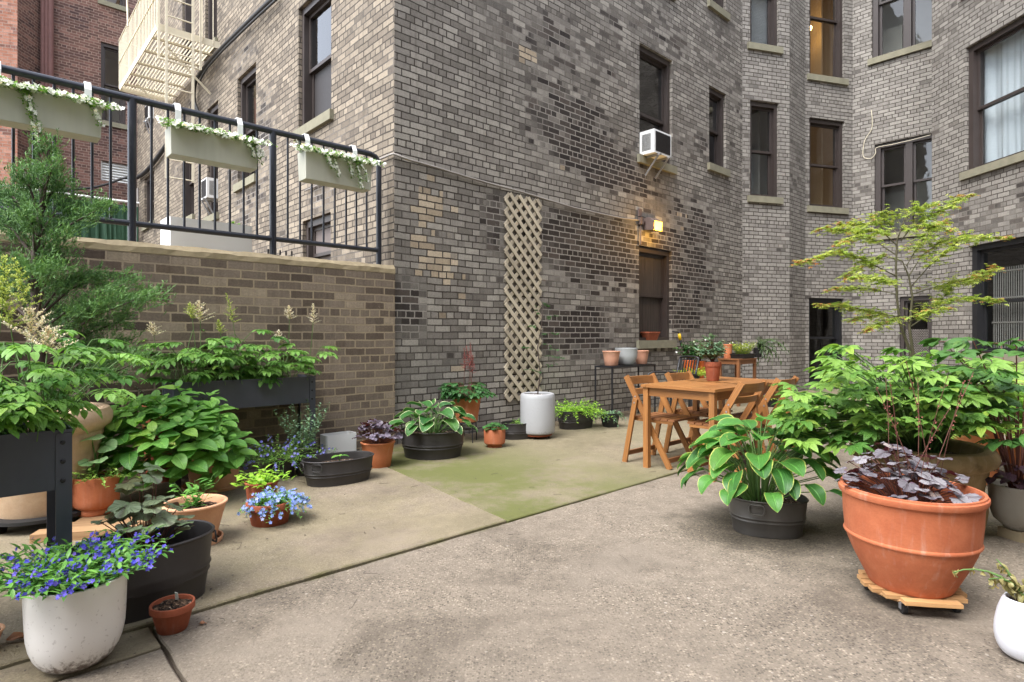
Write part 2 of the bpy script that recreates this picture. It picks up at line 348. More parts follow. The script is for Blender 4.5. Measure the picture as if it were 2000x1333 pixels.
M_['room_glow'] = emit_mat('glowing_room_wall', hexc('a8835c'), .02, hexc('9c866c'))  # room walls emit a little, standing in for lamp light indoors
M_['boards'] = wood_mat('weathered_dark_boards', hexc('35302d'), hexc('4a423d'), hexc('27221f'), .6)
M_['mesh_screen'] = flat_mat('grey_brown_mesh', hexc('6b615d'), .7, .15, 40)
M_['curtain'] = flat_mat('pale_curtain_cloth', hexc('d6d8de'), .9, .06, 3)
M_['blind'] = flat_mat('white_blind', hexc('c9c9ce'), .6, .05)
M_['blackmetal'] = flat_mat('black_painted_metal', hexc('2a2a2e'), .38, .25, 12, metal=.2, bump=.05)
M_['railpaint'] = flat_mat('blue_black_rail_paint', hexc('2e3038'), .35, .2, 10, metal=.1, bump=.1)
M_['ivory'] = flat_mat('ivory_paint', hexc('d9cfb6'), .55, .2, 8, bump=.2)
M_['whiteplastic'] = flat_mat('white_plastic', hexc('e6e6e4'), .4, .08, 3)
M_['greyplastic'] = flat_mat('pale_grey_green_box', hexc('b9b8a8'), .5, .12, 3, streak=.2)
M_['darkgrille'] = flat_mat('dark_grille', hexc('2f2b2b'), .6, .2, 20)
M_['cable'] = flat_mat('black_cable', hexc('2b2a2b'), .6, .2, 8)
M_['conduit'] = flat_mat('grey_conduit', hexc('8d8680'), .5, .25, 8)
M_['rust'] = flat_mat('rusty_brown_paint', hexc('6e4c47'), .7, .3, 8, bump=.3)
M_['hedge'] = flat_mat('green_plastic_hedge', hexc('1a3f27'), .7, .4, 30, bump=.8, bscale=80)

def concrete(name, base, peb, moss=0., mx0=None, mosscol=hexc('7d7a45'), dark=.68, pscale=95., pamt=.85):
    t = NT(name); p = t.pos(); d = t.noise(p, 30, 3, col=True)
    v1 = t.n('TexVoronoi'); t.l(p, v1.inputs['Vector']); v1.inputs['Scale'].default_value = pscale
    v2 = t.n('TexVoronoi'); t.l(p, v2.inputs['Vector']); v2.inputs['Scale'].default_value = pscale * .45
    sx = t.n('SeparateXYZ'); t.l(v1.outputs['Color'], sx.inputs[0]); sy = t.n('SeparateXYZ'); t.l(v2.outputs['Color'], sy.inputs[0])
    pc = t.ramp(sx.outputs[0], [(0, sc3(peb, .25)), (.28, sc3(peb, .62)), (.6, peb), (.9, sc3(peb, 1.4)), (1, sc3(peb, 1.9))])
    pat = t.step(t.noise(t.map(p, (1, 1, 1), loc=(7, 4, 0)), 1.15, 5, .65), .38, .62); pm = t.math('MULTIPLY', t.step(v1.outputs['Distance'], .62, .38), t.math('MULTIPLY_ADD', pat, pamt * .6, pamt * .45))
    fine = t.noise(p, 240, 2); mid = t.noise(p, 9, 5, .65); big = t.noise(p, .9, 5, .6, .6)
    c = t.mix(1., base, t.mix(fine, (.55,) * 3, (1.45,) * 3), 'MULTIPLY')
    c = t.mix(pm, c, pc)
    stone = t.math('MULTIPLY', t.step(v2.outputs['Distance'], .34, .24), t.step(sy.outputs[0], .84, .9))
    c = t.mix(t.math('MULTIPLY', stone, t.math('MULTIPLY_ADD', pat, pamt * .7, pamt * .2)), c, t.ramp(sy.outputs[1], [(0, sc3(peb, .55)), (.6, sc3(peb, 1.3)), (1, hexc('b9b1a6'))]))
    c = t.mix(.85, c, t.mix(mid, (.5, .49, .48), (1.48, 1.46, 1.44)), 'MULTIPLY')
    c = t.mix(t.math('MULTIPLY', t.step(big, .46, .66), dark), c, t.mix(1., c, (.42, .41, .4), 'MULTIPLY'))
    wear = t.step(t.noise(t.map(p, (1, 1, 1), loc=(5, 2, 0)), 1.3, 3), .55, .68)
    c = t.mix(t.math('MULTIPLY', wear, .55), c, sc3(base, 1.15))
    if moss:
        mm = t.math('ADD', t.math('ADD', t.noise(t.map(p, (1, 1, 1), loc=(3, 9, 0)), .8, 4, .6), t.math('MULTIPLY', t.math('SUBTRACT', mid, .5), .35)), t.math('MULTIPLY', t.math('SUBTRACT', fine, .5), .3))
        mk = t.math('MULTIPLY', t.step(mm, .33, .56), moss)
        if mx0 is not None:
            dp = t.n('VectorMath', operation='DOT_PRODUCT'); t.l(p, dp.inputs[0]); dp.inputs[1].default_value = dM; dd = t.math('SUBTRACT', dp.outputs['Value'], mx0)
            mk = t.math('MULTIPLY', mk, t.math('MULTIPLY_ADD', t.step(dd, 2.3, .6), .8, .2))
        c = t.mix(mk, c, t.mix(1., mosscol, t.mix(fine, (.6,) * 3, (1.4,) * 3), 'MULTIPLY'))
    def plane(o_): dp = t.n('VectorMath', operation='DOT_PRODUCT'); t.l(p, dp.inputs[0]); dp.inputs[1].default_value = nM; return t.math('SUBTRACT', dp.outputs['Value'], o_.dot(nM))
    jn = t.math('ADD', t.math('ABSOLUTE', plane(G(992, 1020))), t.math('MULTIPLY', t.noise(p, 5, 4, .65), .11))
    c = t.mix(t.math('MULTIPLY', t.step(jn, .085, .03), .75), c, t.mix(fine, hexc('3d3d22'), hexc('6b6a38')))          # moss in the joint
    wb = t.math('ADD', plane(K), t.math('MULTIPLY', t.math('SUBTRACT', t.noise(p, 3.2, 5, .7), .5), 1.1))
    c = t.mix(t.math('MULTIPLY', t.step(wb, .42, .05), .7), c, t.mix(fine, hexc('2f261f'), hexc('5c4c3e')))              # washed up earth along the wall
    cr = t.noise(p, 1.7, 6, .75, 1.2); c = t.mix(t.math('MULTIPLY', t.step(t.math('ABSOLUTE', t.math('SUBTRACT', cr, .5)), .006, .001), .25), c, (.06, .05, .045))
    h = t.math('ADD', t.math('MULTIPLY', pm, .6), t.math('ADD', t.math('MULTIPLY', fine, .5), t.math('MULTIPLY', stone, .8)))
    return t.fin(c, .88, t.bump(h, .55, .004), Specular_IOR_Level=.25)
M_['agg'] = concrete('exposed_aggregate_concrete', hexc('7b7165'), hexc('82786a'), pamt=.8)
M_['tanslab'] = concrete('tan_concrete', hexc('837767'), hexc('8b8071'), moss=.3, mosscol=hexc('6f6a45'), dark=.4, pscale=120, pamt=.45)
M_['mossslab'] = concrete('mossy_concrete', hexc('817664'), hexc('827965'), moss=1., mx0=G(992, 1020).dot(dM), mosscol=hexc('5f6138'), dark=.3, pscale=120, pamt=.4)
M_['dirt'] = flat_mat('damp_earth', hexc('4a3f35'), .95, .4, 12, bump=.8, bscale=30)

# ------------------------------------------------------------------ the ground
g = MB(); S = 60; g.quad(V((-S, -S, -.03)), V((S, -S, -.03)), V((S, S, -.03)), V((-S, S, -.03)))
kind(g.build('ground', M_['dirt']), 'structure')
J = G(992, 1020)                                     # the crack between the pavings runs parallel to the long wall
def slab(name, pts, mat, z=0., th=.06):
    q = []; rj = random.Random(len(name))
    for a, b in zip(pts, pts[1:] + pts[:1]):                       # edges are hand cut, not ruled
        L = (b - a).length; k = max(1, int(L / .13)); nr = V((b.y - a.y, a.x - b.x, 0)) / max(L, 1e-6)
        for i in range(k): q.append(a.lerp(b, i / k) + (nr * rj.uniform(-.0035, .0035) if i else V((0, 0, 0))))
    pts = q
    m = MB(); n = len(pts); top = [V((p.x, p.y, z)) for p in pts]; bot = [V((p.x, p.y, z - th)) for p in pts]
    m.add(top + bot, [tuple(range(n))] + [(i, n + i, n + (i + 1) % n, (i + 1) % n)[::1] for i in range(n)])
    return kind(m.build(name, mat, bevel=.006), 'structure')
def jp(a, b): return J + dM * a + nM * b
a3 = (G(340, 1296) - J).dot(dM); gap = .006
slab('courtyard_floor', [jp(a3 + gap, gap), jp(a3 + gap, 7), jp(13, 7), jp(13, gap)], M_['agg'])
b4 = (G(250, 1284) - J).dot(nM)
slab('paving_slab', [jp(-7, b4 + gap), jp(-7, 7), jp(a3 - gap, 7), jp(a3 - gap, b4 + gap)], M_['agg'], -.003)
slab('paving_slab', [jp(-7, gap), jp(-7, b4 - gap), jp(a3 - gap, b4 - gap), jp(a3 - gap, gap)], M_['tanslab'], .002)
j2 = G(780, 925); j2b = J + (j2 - J) * 3.2; rt = (j2 - J).normalized(); ro = V((rt.y, -rt.x, 0)) * .004
slab('tan_paving', [jp(-7, -gap), J - nM * gap - ro, j2b - ro, jp(-7, -6)], M_['tanslab'], .012)
slab('mossy_paving', [J - nM * gap + ro, jp(13, -gap), jp(13, -8), j2b + ro], M_['mossslab'], .008)

# ------------------------------------------------------------------ walls and windows
ZT = 11.5
def wall(seg, u0, u1, z0, z1, ops, mat, parent, depth=.2, name='wall'):
    m = MB(); us = sorted({u0, u1, *[x for o in ops for x in o[:2]]}); zs = sorted({z0, z1, *[x for o in ops for x in o[2:4]]})
    for a, b in zip(us, us[1:]):
        for c, e in zip(zs, zs[1:]):
            if any(o[0] - 1e-6 <= a and b <= o[1] + 1e-6 and o[2] - 1e-6 <= c and e <= o[3] + 1e-6 for o in ops): continue
            m.quad(seg.P(a, c), seg.P(b, c), seg.P(b, e), seg.P(a, e), uv=[(a, c), (b, c), (b, e), (a, e)])
    for (a, b, c, e) in [o[:4] for o in ops]:
        for q in ([(a, c, 0), (a, e, 0), (a, e, -depth), (a, c, -depth)], [(b, c, 0), (b, e, 0), (b, e, -depth), (b, c, -depth)], [(a, e, 0), (b, e, 0), (b, e, -depth), (a, e, -depth)], [(a, c, 0), (b, c, 0), (b, c, -depth), (a, c, -depth)]):
            m.quad(*[seg.P(*x) for x in q], uv=[(x[0] + x[2], x[1]) if q[0][0] == q[1][0] else (x[0], x[1] + x[2]) for x in q])
    return m.build(name, mat, parent)
def segbox(m, seg, u0, u1, z0, z1, o0, o1, mi=0):
    m.boxv(seg.P((u0 + u1) / 2, (z0 + z1) / 2, (o0 + o1) / 2), seg.d * (abs(u1 - u0) / 2), seg.n * (abs(o1 - o0) / 2), V((0, 0, abs(z1 - z0) / 2)), mi=mi)
def window(seg, op, parent, style='dark', lights=1, fmat='frame', sill=True, split=.5, jamb=.07, label=None):
    ua, ub, za, zb = op; f = MB(); W = .055
    for (a, b, c, e) in ((ua + .003, ua + jamb, za + .01, zb - .003), (ub - jamb, ub - .003, za + .01, zb - .003), (ua + jamb, ub - jamb, zb - .09, zb - .003), (ua + jamb, ub - jamb, za + .01, za + .06)): segbox(f, seg, a, b, c, e, -.05, -.24)
    cells = []; x0, x1 = ua + jamb, ub - jamb
    if lights == 2:
        mid = (x0 + x1) / 2; segbox(f, seg, mid - .06, mid + .06, za + .06, zb - .09, -.06, -.24); cells = [(x0, mid - .06), (mid + .06, x1)]
    else: cells = [(x0, x1)]
    zl, zh = za + .06, zb - .09; zm = zl + (zh - zl) * split; panes = []
    for (a, b) in cells:
        for (c, e, o) in ((zm - .02, zh, -.12), (zl, zm + .02, -.165)):
            t = .045
            segbox(f, seg, a, a + t, c, e, o, o - .035); segbox(f, seg, b - t, b, c, e, o, o - .035)
            segbox(f, seg, a + t, b - t, e - t, e, o, o - .035); segbox(f, seg, a + t, b - t, c, c + t, o, o - .035)
            panes.append((a + t, b - t, c + t, e - t, o - .018))
    w = f.build('window', M_[fmat], parent, bevel=.004)
    if label: w['label'] = label
    for k, (a, b, c, e, o) in enumerate(panes):
        m = MB()
        if style == 'boards':
            n = 3
            for i in range(n): segbox(m, seg, a + (b - a) * i / n + .004, a + (b - a) * (i + 1) / n - .004, c, e, o + .008, o - .012)
            m.build('board_panel', M_['boards'], w, bevel=.003)
        elif style == 'screen' or (style == 'halfscreen' and k % 2):
            segbox(m, seg, a, b, c, e, o, o - .006); m.build('screen', M_['mesh_screen' if style == 'screen' else 'darkgrille'], w)
        else:
            m.quad(seg.P(a, c, o), seg.P(b, c, o), seg.P(b, e, o), seg.P(a, e, o)); m.build('pane', M_['glass'], w)
    if style not in ('boards', 'screen'):
        rm = MB(); D = -1.7; x0, x1, c, e = ua - .5, ub + .5, za - .4, zb + .25; o = -.245
        P = seg.P
        rm.quad(P(x0, c, D), P(x1, c, D), P(x1, e, D), P(x0, e, D)); rm.quad(P(x0, c, o), P(x0, c, D), P(x0, e, D), P(x0, e, o)); rm.quad(P(x1, c, o), P(x1, c, D), P(x1, e, D), P(x1, e, o))
        rm.quad(P(x0, e, o), P(x1, e, o), P(x1, e, D), P(x0, e, D)); rm.quad(P(x0, c, o), P(x1, c, o), P(x1, c, D), P(x0, c, D))
        segbox(rm, seg, x0 + .3, x0 + .75, c + .02, c + 1.5, D + .05, D + .45); segbox(rm, seg, x1 - .34, x1 - .3, c + .02, e - .1, D + .3, D + .9)
        rm.build('room_interior', M_[{'lit': 'room_glow', 'beige': 'room_glow', 'grey': 'room_grey'}.get(style, 'room_dark')], w)
    if style == 'curtain':
        m = MB(); n = 90; vs = []
        for i in range(n + 1):
            u = ua + .02 + (ub - ua - .04) * i / n; dep = -.32 + .03 * math.sin(i * .33 + 1.2 * math.sin(i * .09)) + .022 * math.sin(i * .17 + 1) + .006 * math.sin(i * 1.1)
            vs += [seg.P(u, za + .1 + .06 * abs(math.sin(i * .13)), dep * 1.05), seg.P(u + .01 * math.sin(i * 1.7), (za + zb) / 2, dep - .01 * math.sin(i * .4)), seg.P(u, zb, dep)]
        m.add(vs, [(3 * i + k, 3 * i + 3 + k, 3 * i + 4 + k, 3 * i + 1 + k) for i in range(n) for k in (0, 1)]); m.build('curtain', M_['curtain'], w, smooth=True)
    if style == 'blind':
        m = MB(); z = zl + .05
        while z < zh - .05:
            m.boxv(seg.P((ua + ub) / 2, z, -.235), seg.d * ((ub - ua) / 2 - jamb - .01), (seg.n * .012 + V((0, 0, .009))), V((0, 0, .0015)) - seg.n * .001); z += .03
        m.build('blind', M_['blind'], w)
    if sill:
        s = MB(); segbox(s, seg, ua - .07, ub + .07, za - .115, za + .012, .055, -.13); s.build('sill', M_['sill'], w, bevel=.008)
    return w
def ops_px(seg, pa, pb, top, bot):
    """opening from photo columns pa..pb, its top and bottom given as (column, row)"""
    a, b = sorted((seg.u(pa), seg.u(pb)))
    zt = top if isinstance(top, float) else seg.z(*top); zb = bot if isinstance(bot, float) else seg.z(*bot)
    return (a, b, zb, zt)
bld = thing('apartment_building', 'grey brick apartment building wrapping round the court, dark brown sash windows', 'building', K)
bld.location = (0, 0, 0)
# the long wall
W1 = ops_px(MS, 1249, 1313, (1250, 83), (1249, 305)); W2 = ops_px(MS, 1385, 1418, (1385, 166), (1385, 321)); W3 = (W2[0], W2[1], MS.z(1388, 6), ZT - .8); W4 = ops_px(MS, 1248, 1312, (1248, 479), (1248, 667))
W5 = (W1[0], W1[1], W1[3] + 1.15, W1[3] + 3.0)
wall(MS, 0, uM, -.06, ZT, [W1, W2, W3, W4, W5], M_['brick_main'], bld)
window(MS, W1, bld, 'dark', split=.42); window(MS, W2, bld, 'dark', split=.5); window(MS, W3, bld, 'dark', split=.5); window(MS, W5, bld); window(MS, W4, bld, 'boards', label='boarded dark brown window behind the metal table')
# the bay
A1 = ops_px(AS, 1465, 1521, (1465, 195), (1465, 384)); A2 = ops_px(AS, 1465, 1521, 9.2, (1465, 86))
wall(AS, 0, uA, -.06, ZT, [A1, A2], M_['brick_bay'], bld); window(AS, A1, bld, 'grey'); window(AS, A2, bld, 'blind')
wall(BS, 0, uB, -.06, ZT, [], M_['brick_bay'], bld)
C1 = ops_px(CS, 1581, 1649, (1581, 229), (1581, 404)); C2 = ops_px(CS, 1581, 1649, 9.4, (1581, 147)); C3 = ops_px(CS, 1580, 1648, (1580, 582), .12)
wall(CS, 0, uC, -.06, ZT, [C1, C2, C3], M_['brick_bay'], bld)
window(CS, C1, bld, 'beige'); window(CS, C2, bld, 'lit'); window(CS, C3, bld, 'dark', sill=False, fmat='frame_black', split=.55)
# short wall with the twin windows, and the wing at the right
D1 = ops_px(DS, 1708, 1845, (1708, 283), (1708, 460)); D2 = ops_px(DS, 1703, 1845, 9.5, (1703, 117)); D3 = ops_px(DS, 1757, 1822, (1757, 580), .1)
wall(DS, 0, uD, -.06, ZT, [D1, D2, D3], M_['brick_bay'], bld)
window(DS, D1, bld, 'grey', lights=2, jamb=.1, split=.55); window(DS, D2, bld, 'grey', lights=2, jamb=.1)
wd = window(DS, D3, bld, 'halfscreen', sill=False, split=.5)
gm = MB(); ua, ub, za, zb = D3
for i in range(34):
    z = za + .1 + i * .05
    if z + .2 > za + (zb - za) * .74: break
    n = 13
    for k in range(n):
        u0 = ua + .09 + (ub - ua - .18) * k / n; du = (ub - ua - .18) / n
        gm.tube([DS.P(u0, z, -.09), DS.P(u0 + du / 2, z + .05, -.09)], .005, 4, False); gm.tube([DS.P(u0 + du / 2, z + .05, -.09), DS.P(u0 + du, z, -.09)], .005, 4, False)
gm.build('mesh_guard', M_['conduit'], wd)
wall(RS, 0, tR, -.06, ZT, [], M_['brick_right'], bld)
uE = ES.u(1886); uE2 = ES.u(1893)
E1 = (uE, uE + 1.75, ES.z(1886, 338), ES.z(1888, 94)); E2 = (uE2, uE2 + 1.7, ES.z(1915, 692), ES.z(1893, 481)); E3 = (uE, uE + 1.75, E1[3] + 1.0, ZT - .5)
wall(ES, 0, 17, -.06, ZT, [E1, E2, E3], M_['brick_right'], bld)  # wing stretched past the view to join the added rear wall
BK = Seg(ES.P(17, 0), (-1, 0, 0), (0, 1, 0)); bko = [(2.2 + 3.1 * i, 3.5 + 3.1 * i, z, z + 2.) for i in range(5) for z in (1.2, 4.6, 8.0)]
wall(BK, 0, 17.5, -.06, ZT, bko, M_['brick_right'], bld)  # unseen rear wall and windows, added behind the camera to cut sky light
for o_ in bko: window(BK, o_, bld, 'dark')
window(ES, E1, bld, 'curtain', jamb=.1, split=.5); window(ES, E3, bld, 'dark', jamb=.1)
we = window(ES, E2, bld, 'dark', jamb=.1, fmat='frame_black', split=.48)
gm = MB(); ua, ub, za, zb = E2; n = 34
for k in range(n): u = ua + .18 + (ub - ua - .36) * k / (n - 1); gm.tube([ES.P(u, za + .1, -.275), ES.P(u, za + (zb - za) * .78, -.275)], .008, 4, False)
for z in (.28, .5, .74): segbox(gm, ES, ua + .15, ub - .15, za + (zb - za) * z, za + (zb - za) * z + .025, -.262, -.288)
gm.build('radiator_grille', M_['conduit'], we)
# side wall over the terrace
def fw(pa, pb, top, bot): return ops_px(FS, pa, pb, top, bot)
F1 = fw(583, 647, (589, 12), (647, 219)); F2 = fw(464, 500, (464, 155), (500, 343)); F3 = fw(405, 426, (408, 212), (410, 425)); F4 = fw(356, 379, (360, 280), (378, 421)); F5 = fw(282, 301, (299, 335), (301, 432)); F6 = fw(591, 646, (591, 433), 1.82)
F7 = fw(401, 424, 10.6, (424, 78)); F8 = fw(356, 379, 10.6, (378, 110)); F9 = fw(282, 300, (300, 185), (300, 240)); F10 = (F1[0], F1[1], F1[3] + 1.1, ZT - .4)
wall(FS, 0, uF, 1.5, ZT, [F1, F2, F3, F4, F5, F6, F7, F8, F9], M_['brick_side'], bld)
for k, o in enumerate((F1, F2, F3, F4, F5, F7, F8, F9)): window(FS, o, bld, 'halfscreen' if k == 0 else ('grey' if k in (1, 4) else 'dark'), sill=(k not in (6, 7)))
window(FS, F6, bld, 'screen', sill=False)
dm = MB(); dm.boxv(CS.P((C2[0] + C2[1]) / 2 + .22, C2[3] - .62, -1.0), V((.001, 0, 0)), V((0, .001, 0)), V((0, 0, .001)))
lp = MB(); cc = CS.P((C2[0] + C2[1]) / 2 + .2, CS.z(1622, 18), -.85); lp.lathe([(.001, -.09), (.09, -.07), (.14, -.02), (.15, .02), (.001, .03)], 20, c=cc)
lp.build('ceiling_light', emit_mat('warm_ceiling_lamp', (1, .62, .2), 6.), bld, smooth=True)

# ------------------------------------------------------------------ red building beyond
red = thing('red_brick_building', 'red brown brick building standing beyond the terrace behind the fire escape', 'building')
r1 = ops_px(RR, 197, 246, (197, 81), (197, 236)); r2 = (r1[0], r1[1], RR.z(200, 2), 10.9); r3 = ops_px(RR, 197, 262, (197, 313), (197, 352))
uR = RR.u(78)
wall(RR, -1.5, uR, 1.5, 12.5, [r1, r2, r3], M_['brick_red'], red)
window(RR, r1, red, 'grey'); window(RR, r2, red, 'beige')
lv = MB(); ua, ub, za, zb = r3
for i in range(7): z = za + .05 + (zb - za - .1) * i / 6; lv.boxv(RR.P((ua + ub) / 2, z, -.08), RR.d * ((ub - ua) / 2 - .03), RR.n * .03 + V((0, 0, -.02)), V((0, 0, .006)))
for u in (ua + .02, ub - .02): segbox(lv, RR, u - .018, u + .018, za, zb, -.05, -.11)
segbox(lv, RR, ua, ub, za, zb, -.14, -.16)
lv.build('louvre_vent', M_['whiteplastic'], red)
b0 = RR.P(uR, 0); b1 = at(34, b0.y - .75); b2 = at(-120, b1.y - .5)
for p, q, mt in ((b0, b1, 'brick_red'), (b1, b2, 'brick_orange')):
    d = (q - p).normalized(); sg = Seg(p, d, (-d.y, d.x, 0)); wall(sg, 0, (q - p).length, 1.5, 12.5, [], M_[mt], red)
for k, (px, o, r, lab) in enumerate(((83, .1, .05, 'thin brown drain pipe nearest the orange brick bay'), (90, .12, .045, 'middle brown drain pipe of three on the red brick'), (98, .1, .07, 'thick brown drain pipe, the right one of three'))):
    t = MB(); p = RR.P(RR.u(px), 0, o); t.tube([p + V((0, 0, 1.8)), p + V((0, 0, 12))], r, 10)
    tag(t.build('drain_pipe', M_['rust'], smooth=True, sharp=40), lab, 'drain pipe', 'drain pipes on the red building')
    # pipe clips belong to the pipe mesh
# terrace, its retaining wall, coping, railing
uL = MS.u(-420)
m = MB(); p = [MS.P(uL - 4, 1.80, -.2), MS.P(0, 1.80, -.02), FS.P(uF + .5, 1.80, .0), FS.P(uF + .5, 1.80, 14)]
m.add(p, [(0, 1, 2, 3)]); kind(m.build('terrace_floor', M_['tanslab']), 'structure')
rw = thing('retaining_wall', 'tan brown brick garden wall holding up the terrace, stained dark in the middle', 'wall')
m = MB(); TOP = 1.84; o = .035
m.quad(MS.P(uL, -.06, o), MS.P(-.012, -.06, o), MS.P(-.012, TOP, o), MS.P(uL, TOP, o), uv=[(uL, -.06), (0, -.06), (0, TOP), (uL, TOP)])
m.quad(MS.P(-.012, -.06, o), MS.P(-.012, -.06, -.02), MS.P(-.012, TOP, -.02), MS.P(-.012, TOP, o), uv=[(0, 0), (.05, 0), (.05, TOP), (0, TOP)])
m.build('brickwork', M_['brick_tan'], rw)
m = MB(); pr = [(.038, TOP - .002), (.040, TOP + .045), (.0, TOP + .085), (-.30, TOP + .10), (-.32, TOP - .04)]; n = 60; vs = []
for i in range(n + 1):
    u = uL + (-.008 - uL) * i / n; j = lambda k: .0035 * math.sin(i * .9 + k * 2) + .003 * math.sin(i * 2.3 + k)
    vs += [MS.P(u, z + (j(k) if k in (1, 2) else 0), oo + (j(k + 3) if k in (1, 2) else 0)) for k, (oo, z) in enumerate(pr)]
m.add(vs, [(i * 5 + k, i * 5 + 5 + k, i * 5 + 6 + k, i * 5 + 1 + k) for i in range(n) for k in range(4)] + [(n * 5, n * 5 + 1, n * 5 + 2, n * 5 + 3, n * 5 + 4)])
m.build('coping', M_['coping'], rw)
rl = thing('metal_railing', 'blue black pipe railing with thin bars along the top of the garden wall', 'railing')
ro_ = -.13; zr0 = MS.z(533, 467, ro_); zr1 = MS.z(533, 257, ro_); uend = MS.u(740, ro_); zc = TOP + .08
m = MB(); m.tube([MS.P(uL, zr1, ro_), MS.P(uend - .1, zr1, ro_), MS.P(uend - .04, zr1 - .02, ro_), MS.P(uend - .01, zr1 - .06, ro_), MS.P(uend, zr1 - .12, ro_), MS.P(uend, zc, ro_)], .029, 14); m.build('handrail', M_['railpaint'], rl, smooth=True, sharp=60)
m = MB(); m.tube([MS.P(uL, zr0, ro_), MS.P(uend, zr0, ro_)], .024, 12); m.build('bottom_rail', M_['railpaint'], rl, smooth=True, sharp=60)
for px in (-240, 258, 533):
    m = MB(); p = MS.P(MS.u(px, ro_), 0, ro_); m.tube([p + V((0, 0, zc)), p + V((0, 0, zr1))], .031, 12); m.lathe([(.07, zc), (.07, zc + .012), (.031, zc + .012)], 12, c=(p.x, p.y, 0)); m.build('post', M_['railpaint'], rl, smooth=True, sharp=40)
for px in (-160, -120, -82, -46, -10, 26, 66, 106, 143, 180, 216, 296, 328, 360, 390, 420, 449, 476, 502, 562, 586, 609, 632, 654, 676, 696, 716):
    m = MB(); p = MS.P(MS.u(px, ro_), 0, ro_); m.tube([p + V((0, 0, zr0)), p + V((0, 0, zr1))], .0105, 8); m.build('baluster', M_['railpaint'], rl, smooth=True, sharp=60)
m = MB()
for k in range(5):
    p = MS.P(MS.u(533, ro_) - .08 + k * .055, zc + .01, ro_ + .1); m.tube([p, p + V((0, 0, .045))], .008, 6)
m.build('anchor_bolt', M_['blackmetal'], rl)
m = MB(); m.tube([DS.px(1722, 534, .05), DS.px(1822, 527, .05)], .013, 8); tag(m.build('wall_pipe', M_['conduit']), 'short pale horizontal pipe on the wall behind the Japanese maple', 'pipe')
# ------------------------------------------------------------------ object materials
M_['terra'] = terracotta('red_terracotta', hexc('a8603f'), hexc('b56d4a'), .15)
M_['terra_dark'] = terracotta('dark_red_terracotta', hexc('8a4a33'), hexc('9c553b'), .12, dirt=.45)
M_['terra_peach'] = terracotta('pale_peach_terracotta', hexc('d09a76'), hexc('daa985'), .3, dirt=.15)
M_['terra_orange'] = terracotta('orange_terracotta', hexc('bf744c'), hexc('c98058'), .2)
M_['terra_big'] = terracotta('streaked_orange_terracotta', hexc('ab5f3f'), hexc('bb6e4b'), .3, .88, .4)
M_['terra_pink'] = terracotta('pinkish_terracotta', hexc('c58f74'), hexc('cd9b82'), .25, dirt=.2)
M_['glaze_orange'] = terracotta('orange_glazed_clay', hexc('b5522a'), hexc('c9632f'), .1, .35, .4)
def glazed(name, col, dirtcol, zmax, rough=.3, amt=.9, speck=.25):
    t = NT(name); p = t.obj(); sx = t.n('SeparateXYZ'); t.l(p, sx.inputs[0])
    n = t.noise(p, 48, 6, .72); n2 = t.noise(p, 5, 3)
    low = t.math('SUBTRACT', 1., t.math('DIVIDE', sx.outputs[2], zmax))
    d = t.step(t.math('ADD', t.math('MULTIPLY', low, .62), t.math('MULTIPLY', n, .75)), .72, .95)
    c = t.mix(1., col, t.mix(n2, (.9,) * 3, (1.06,) * 3), 'MULTIPLY')
    c = t.mix(t.math('MULTIPLY', t.step(t.noise(p, 70, 2), .64, .72), speck), c, dirtcol)
    c = t.mix(t.math('MULTIPLY', d, amt), c, dirtcol)
    return t.fin(c, t.math('MULTIPLY_ADD', d, .45, rough), None)
M_['white_glaze'] = glazed('white_glaze_with_splashed_dirt', hexc('e8e5e2'), hexc('5a4a40'), .17)
M_['white_glaze_tall'] = glazed('pale_grey_glaze', hexc('a9aaac'), hexc('6b655d'), .1, .35, .5)
M_['white_smooth'] = glazed('clean_white_glaze', hexc('dcdde2'), hexc('8d8680'), .05, .35, .5, .1)
M_['grey_glaze'] = glazed('stone_grey_glaze', hexc('9a9488'), hexc('6b655a'), .1, .45, .6)
M_['blue_grey_glaze'] = glazed('pale_blue_grey_glaze', hexc('a9adad'), hexc('8a8680'), .1, .35, .4)
M_['urn'] = terracotta('weathered_sand_stone', hexc('b5987a'), hexc('c2a88b'), .2, .85, .45)
M_['urn_dark'] = terracotta('mossy_sand_stone', hexc('85704d'), hexc('a18a66'), .3, .9, .8)
M_['tub'] = flat_mat('dark_zinc', hexc('3f3c3b'), .5, .35, 7, metal=.35, bump=.15, bscale=30, streak=.3)
M_['tub_grey'] = flat_mat('grey_zinc', hexc('57534f'), .5, .3, 7, metal=.3, bump=.15, bscale=30, streak=.3)
M_['planter'] = flat_mat('blue_black_powder_coat', hexc('4e515c'), .42, .25, 5, metal=.15, bump=.08, streak=.25)
M_['teak'] = wood_mat('oiled_teak', hexc('885a33'), hexc('a06e3d'), hexc('633f22'), .45)
M_['teak_dark'] = wood_mat('red_brown_teak', hexc('7a4f31'), hexc('8a5d3c'), hexc('5f3c25'), .5)
M_['oldboard'] = wood_mat('old_grey_brown_board', hexc('8f6f4f'), hexc('a58460'), hexc('6b5038'), .75)
M_['caddywood'] = wood_mat('pale_caddy_wood', hexc('b58a5c'), hexc('c49a6b'), hexc('8f6840'), .6)
M_['lattice'] = wood_mat('faded_lattice_wood', hexc('b5a995'), hexc('c9bda8'), hexc('9a8c77'), .75)
M_['steel'] = flat_mat('galvanised_steel', hexc('a9a9ab'), .4, .15, 20, metal=.7)
M_['rubber'] = flat_mat('black_rubber', hexc('1d1d1e'), .6, .2, 20)
M_['lamphouse'] = flat_mat('brown_lamp_housing', hexc('6b5a54'), .5, .15, 20)
M_['lampglow'] = emit_mat('sodium_lamp', (1, .5, .04), 3.0)
M_['yellow'] = flat_mat('yellow_plastic', hexc('d8b21d'), .4, .1)
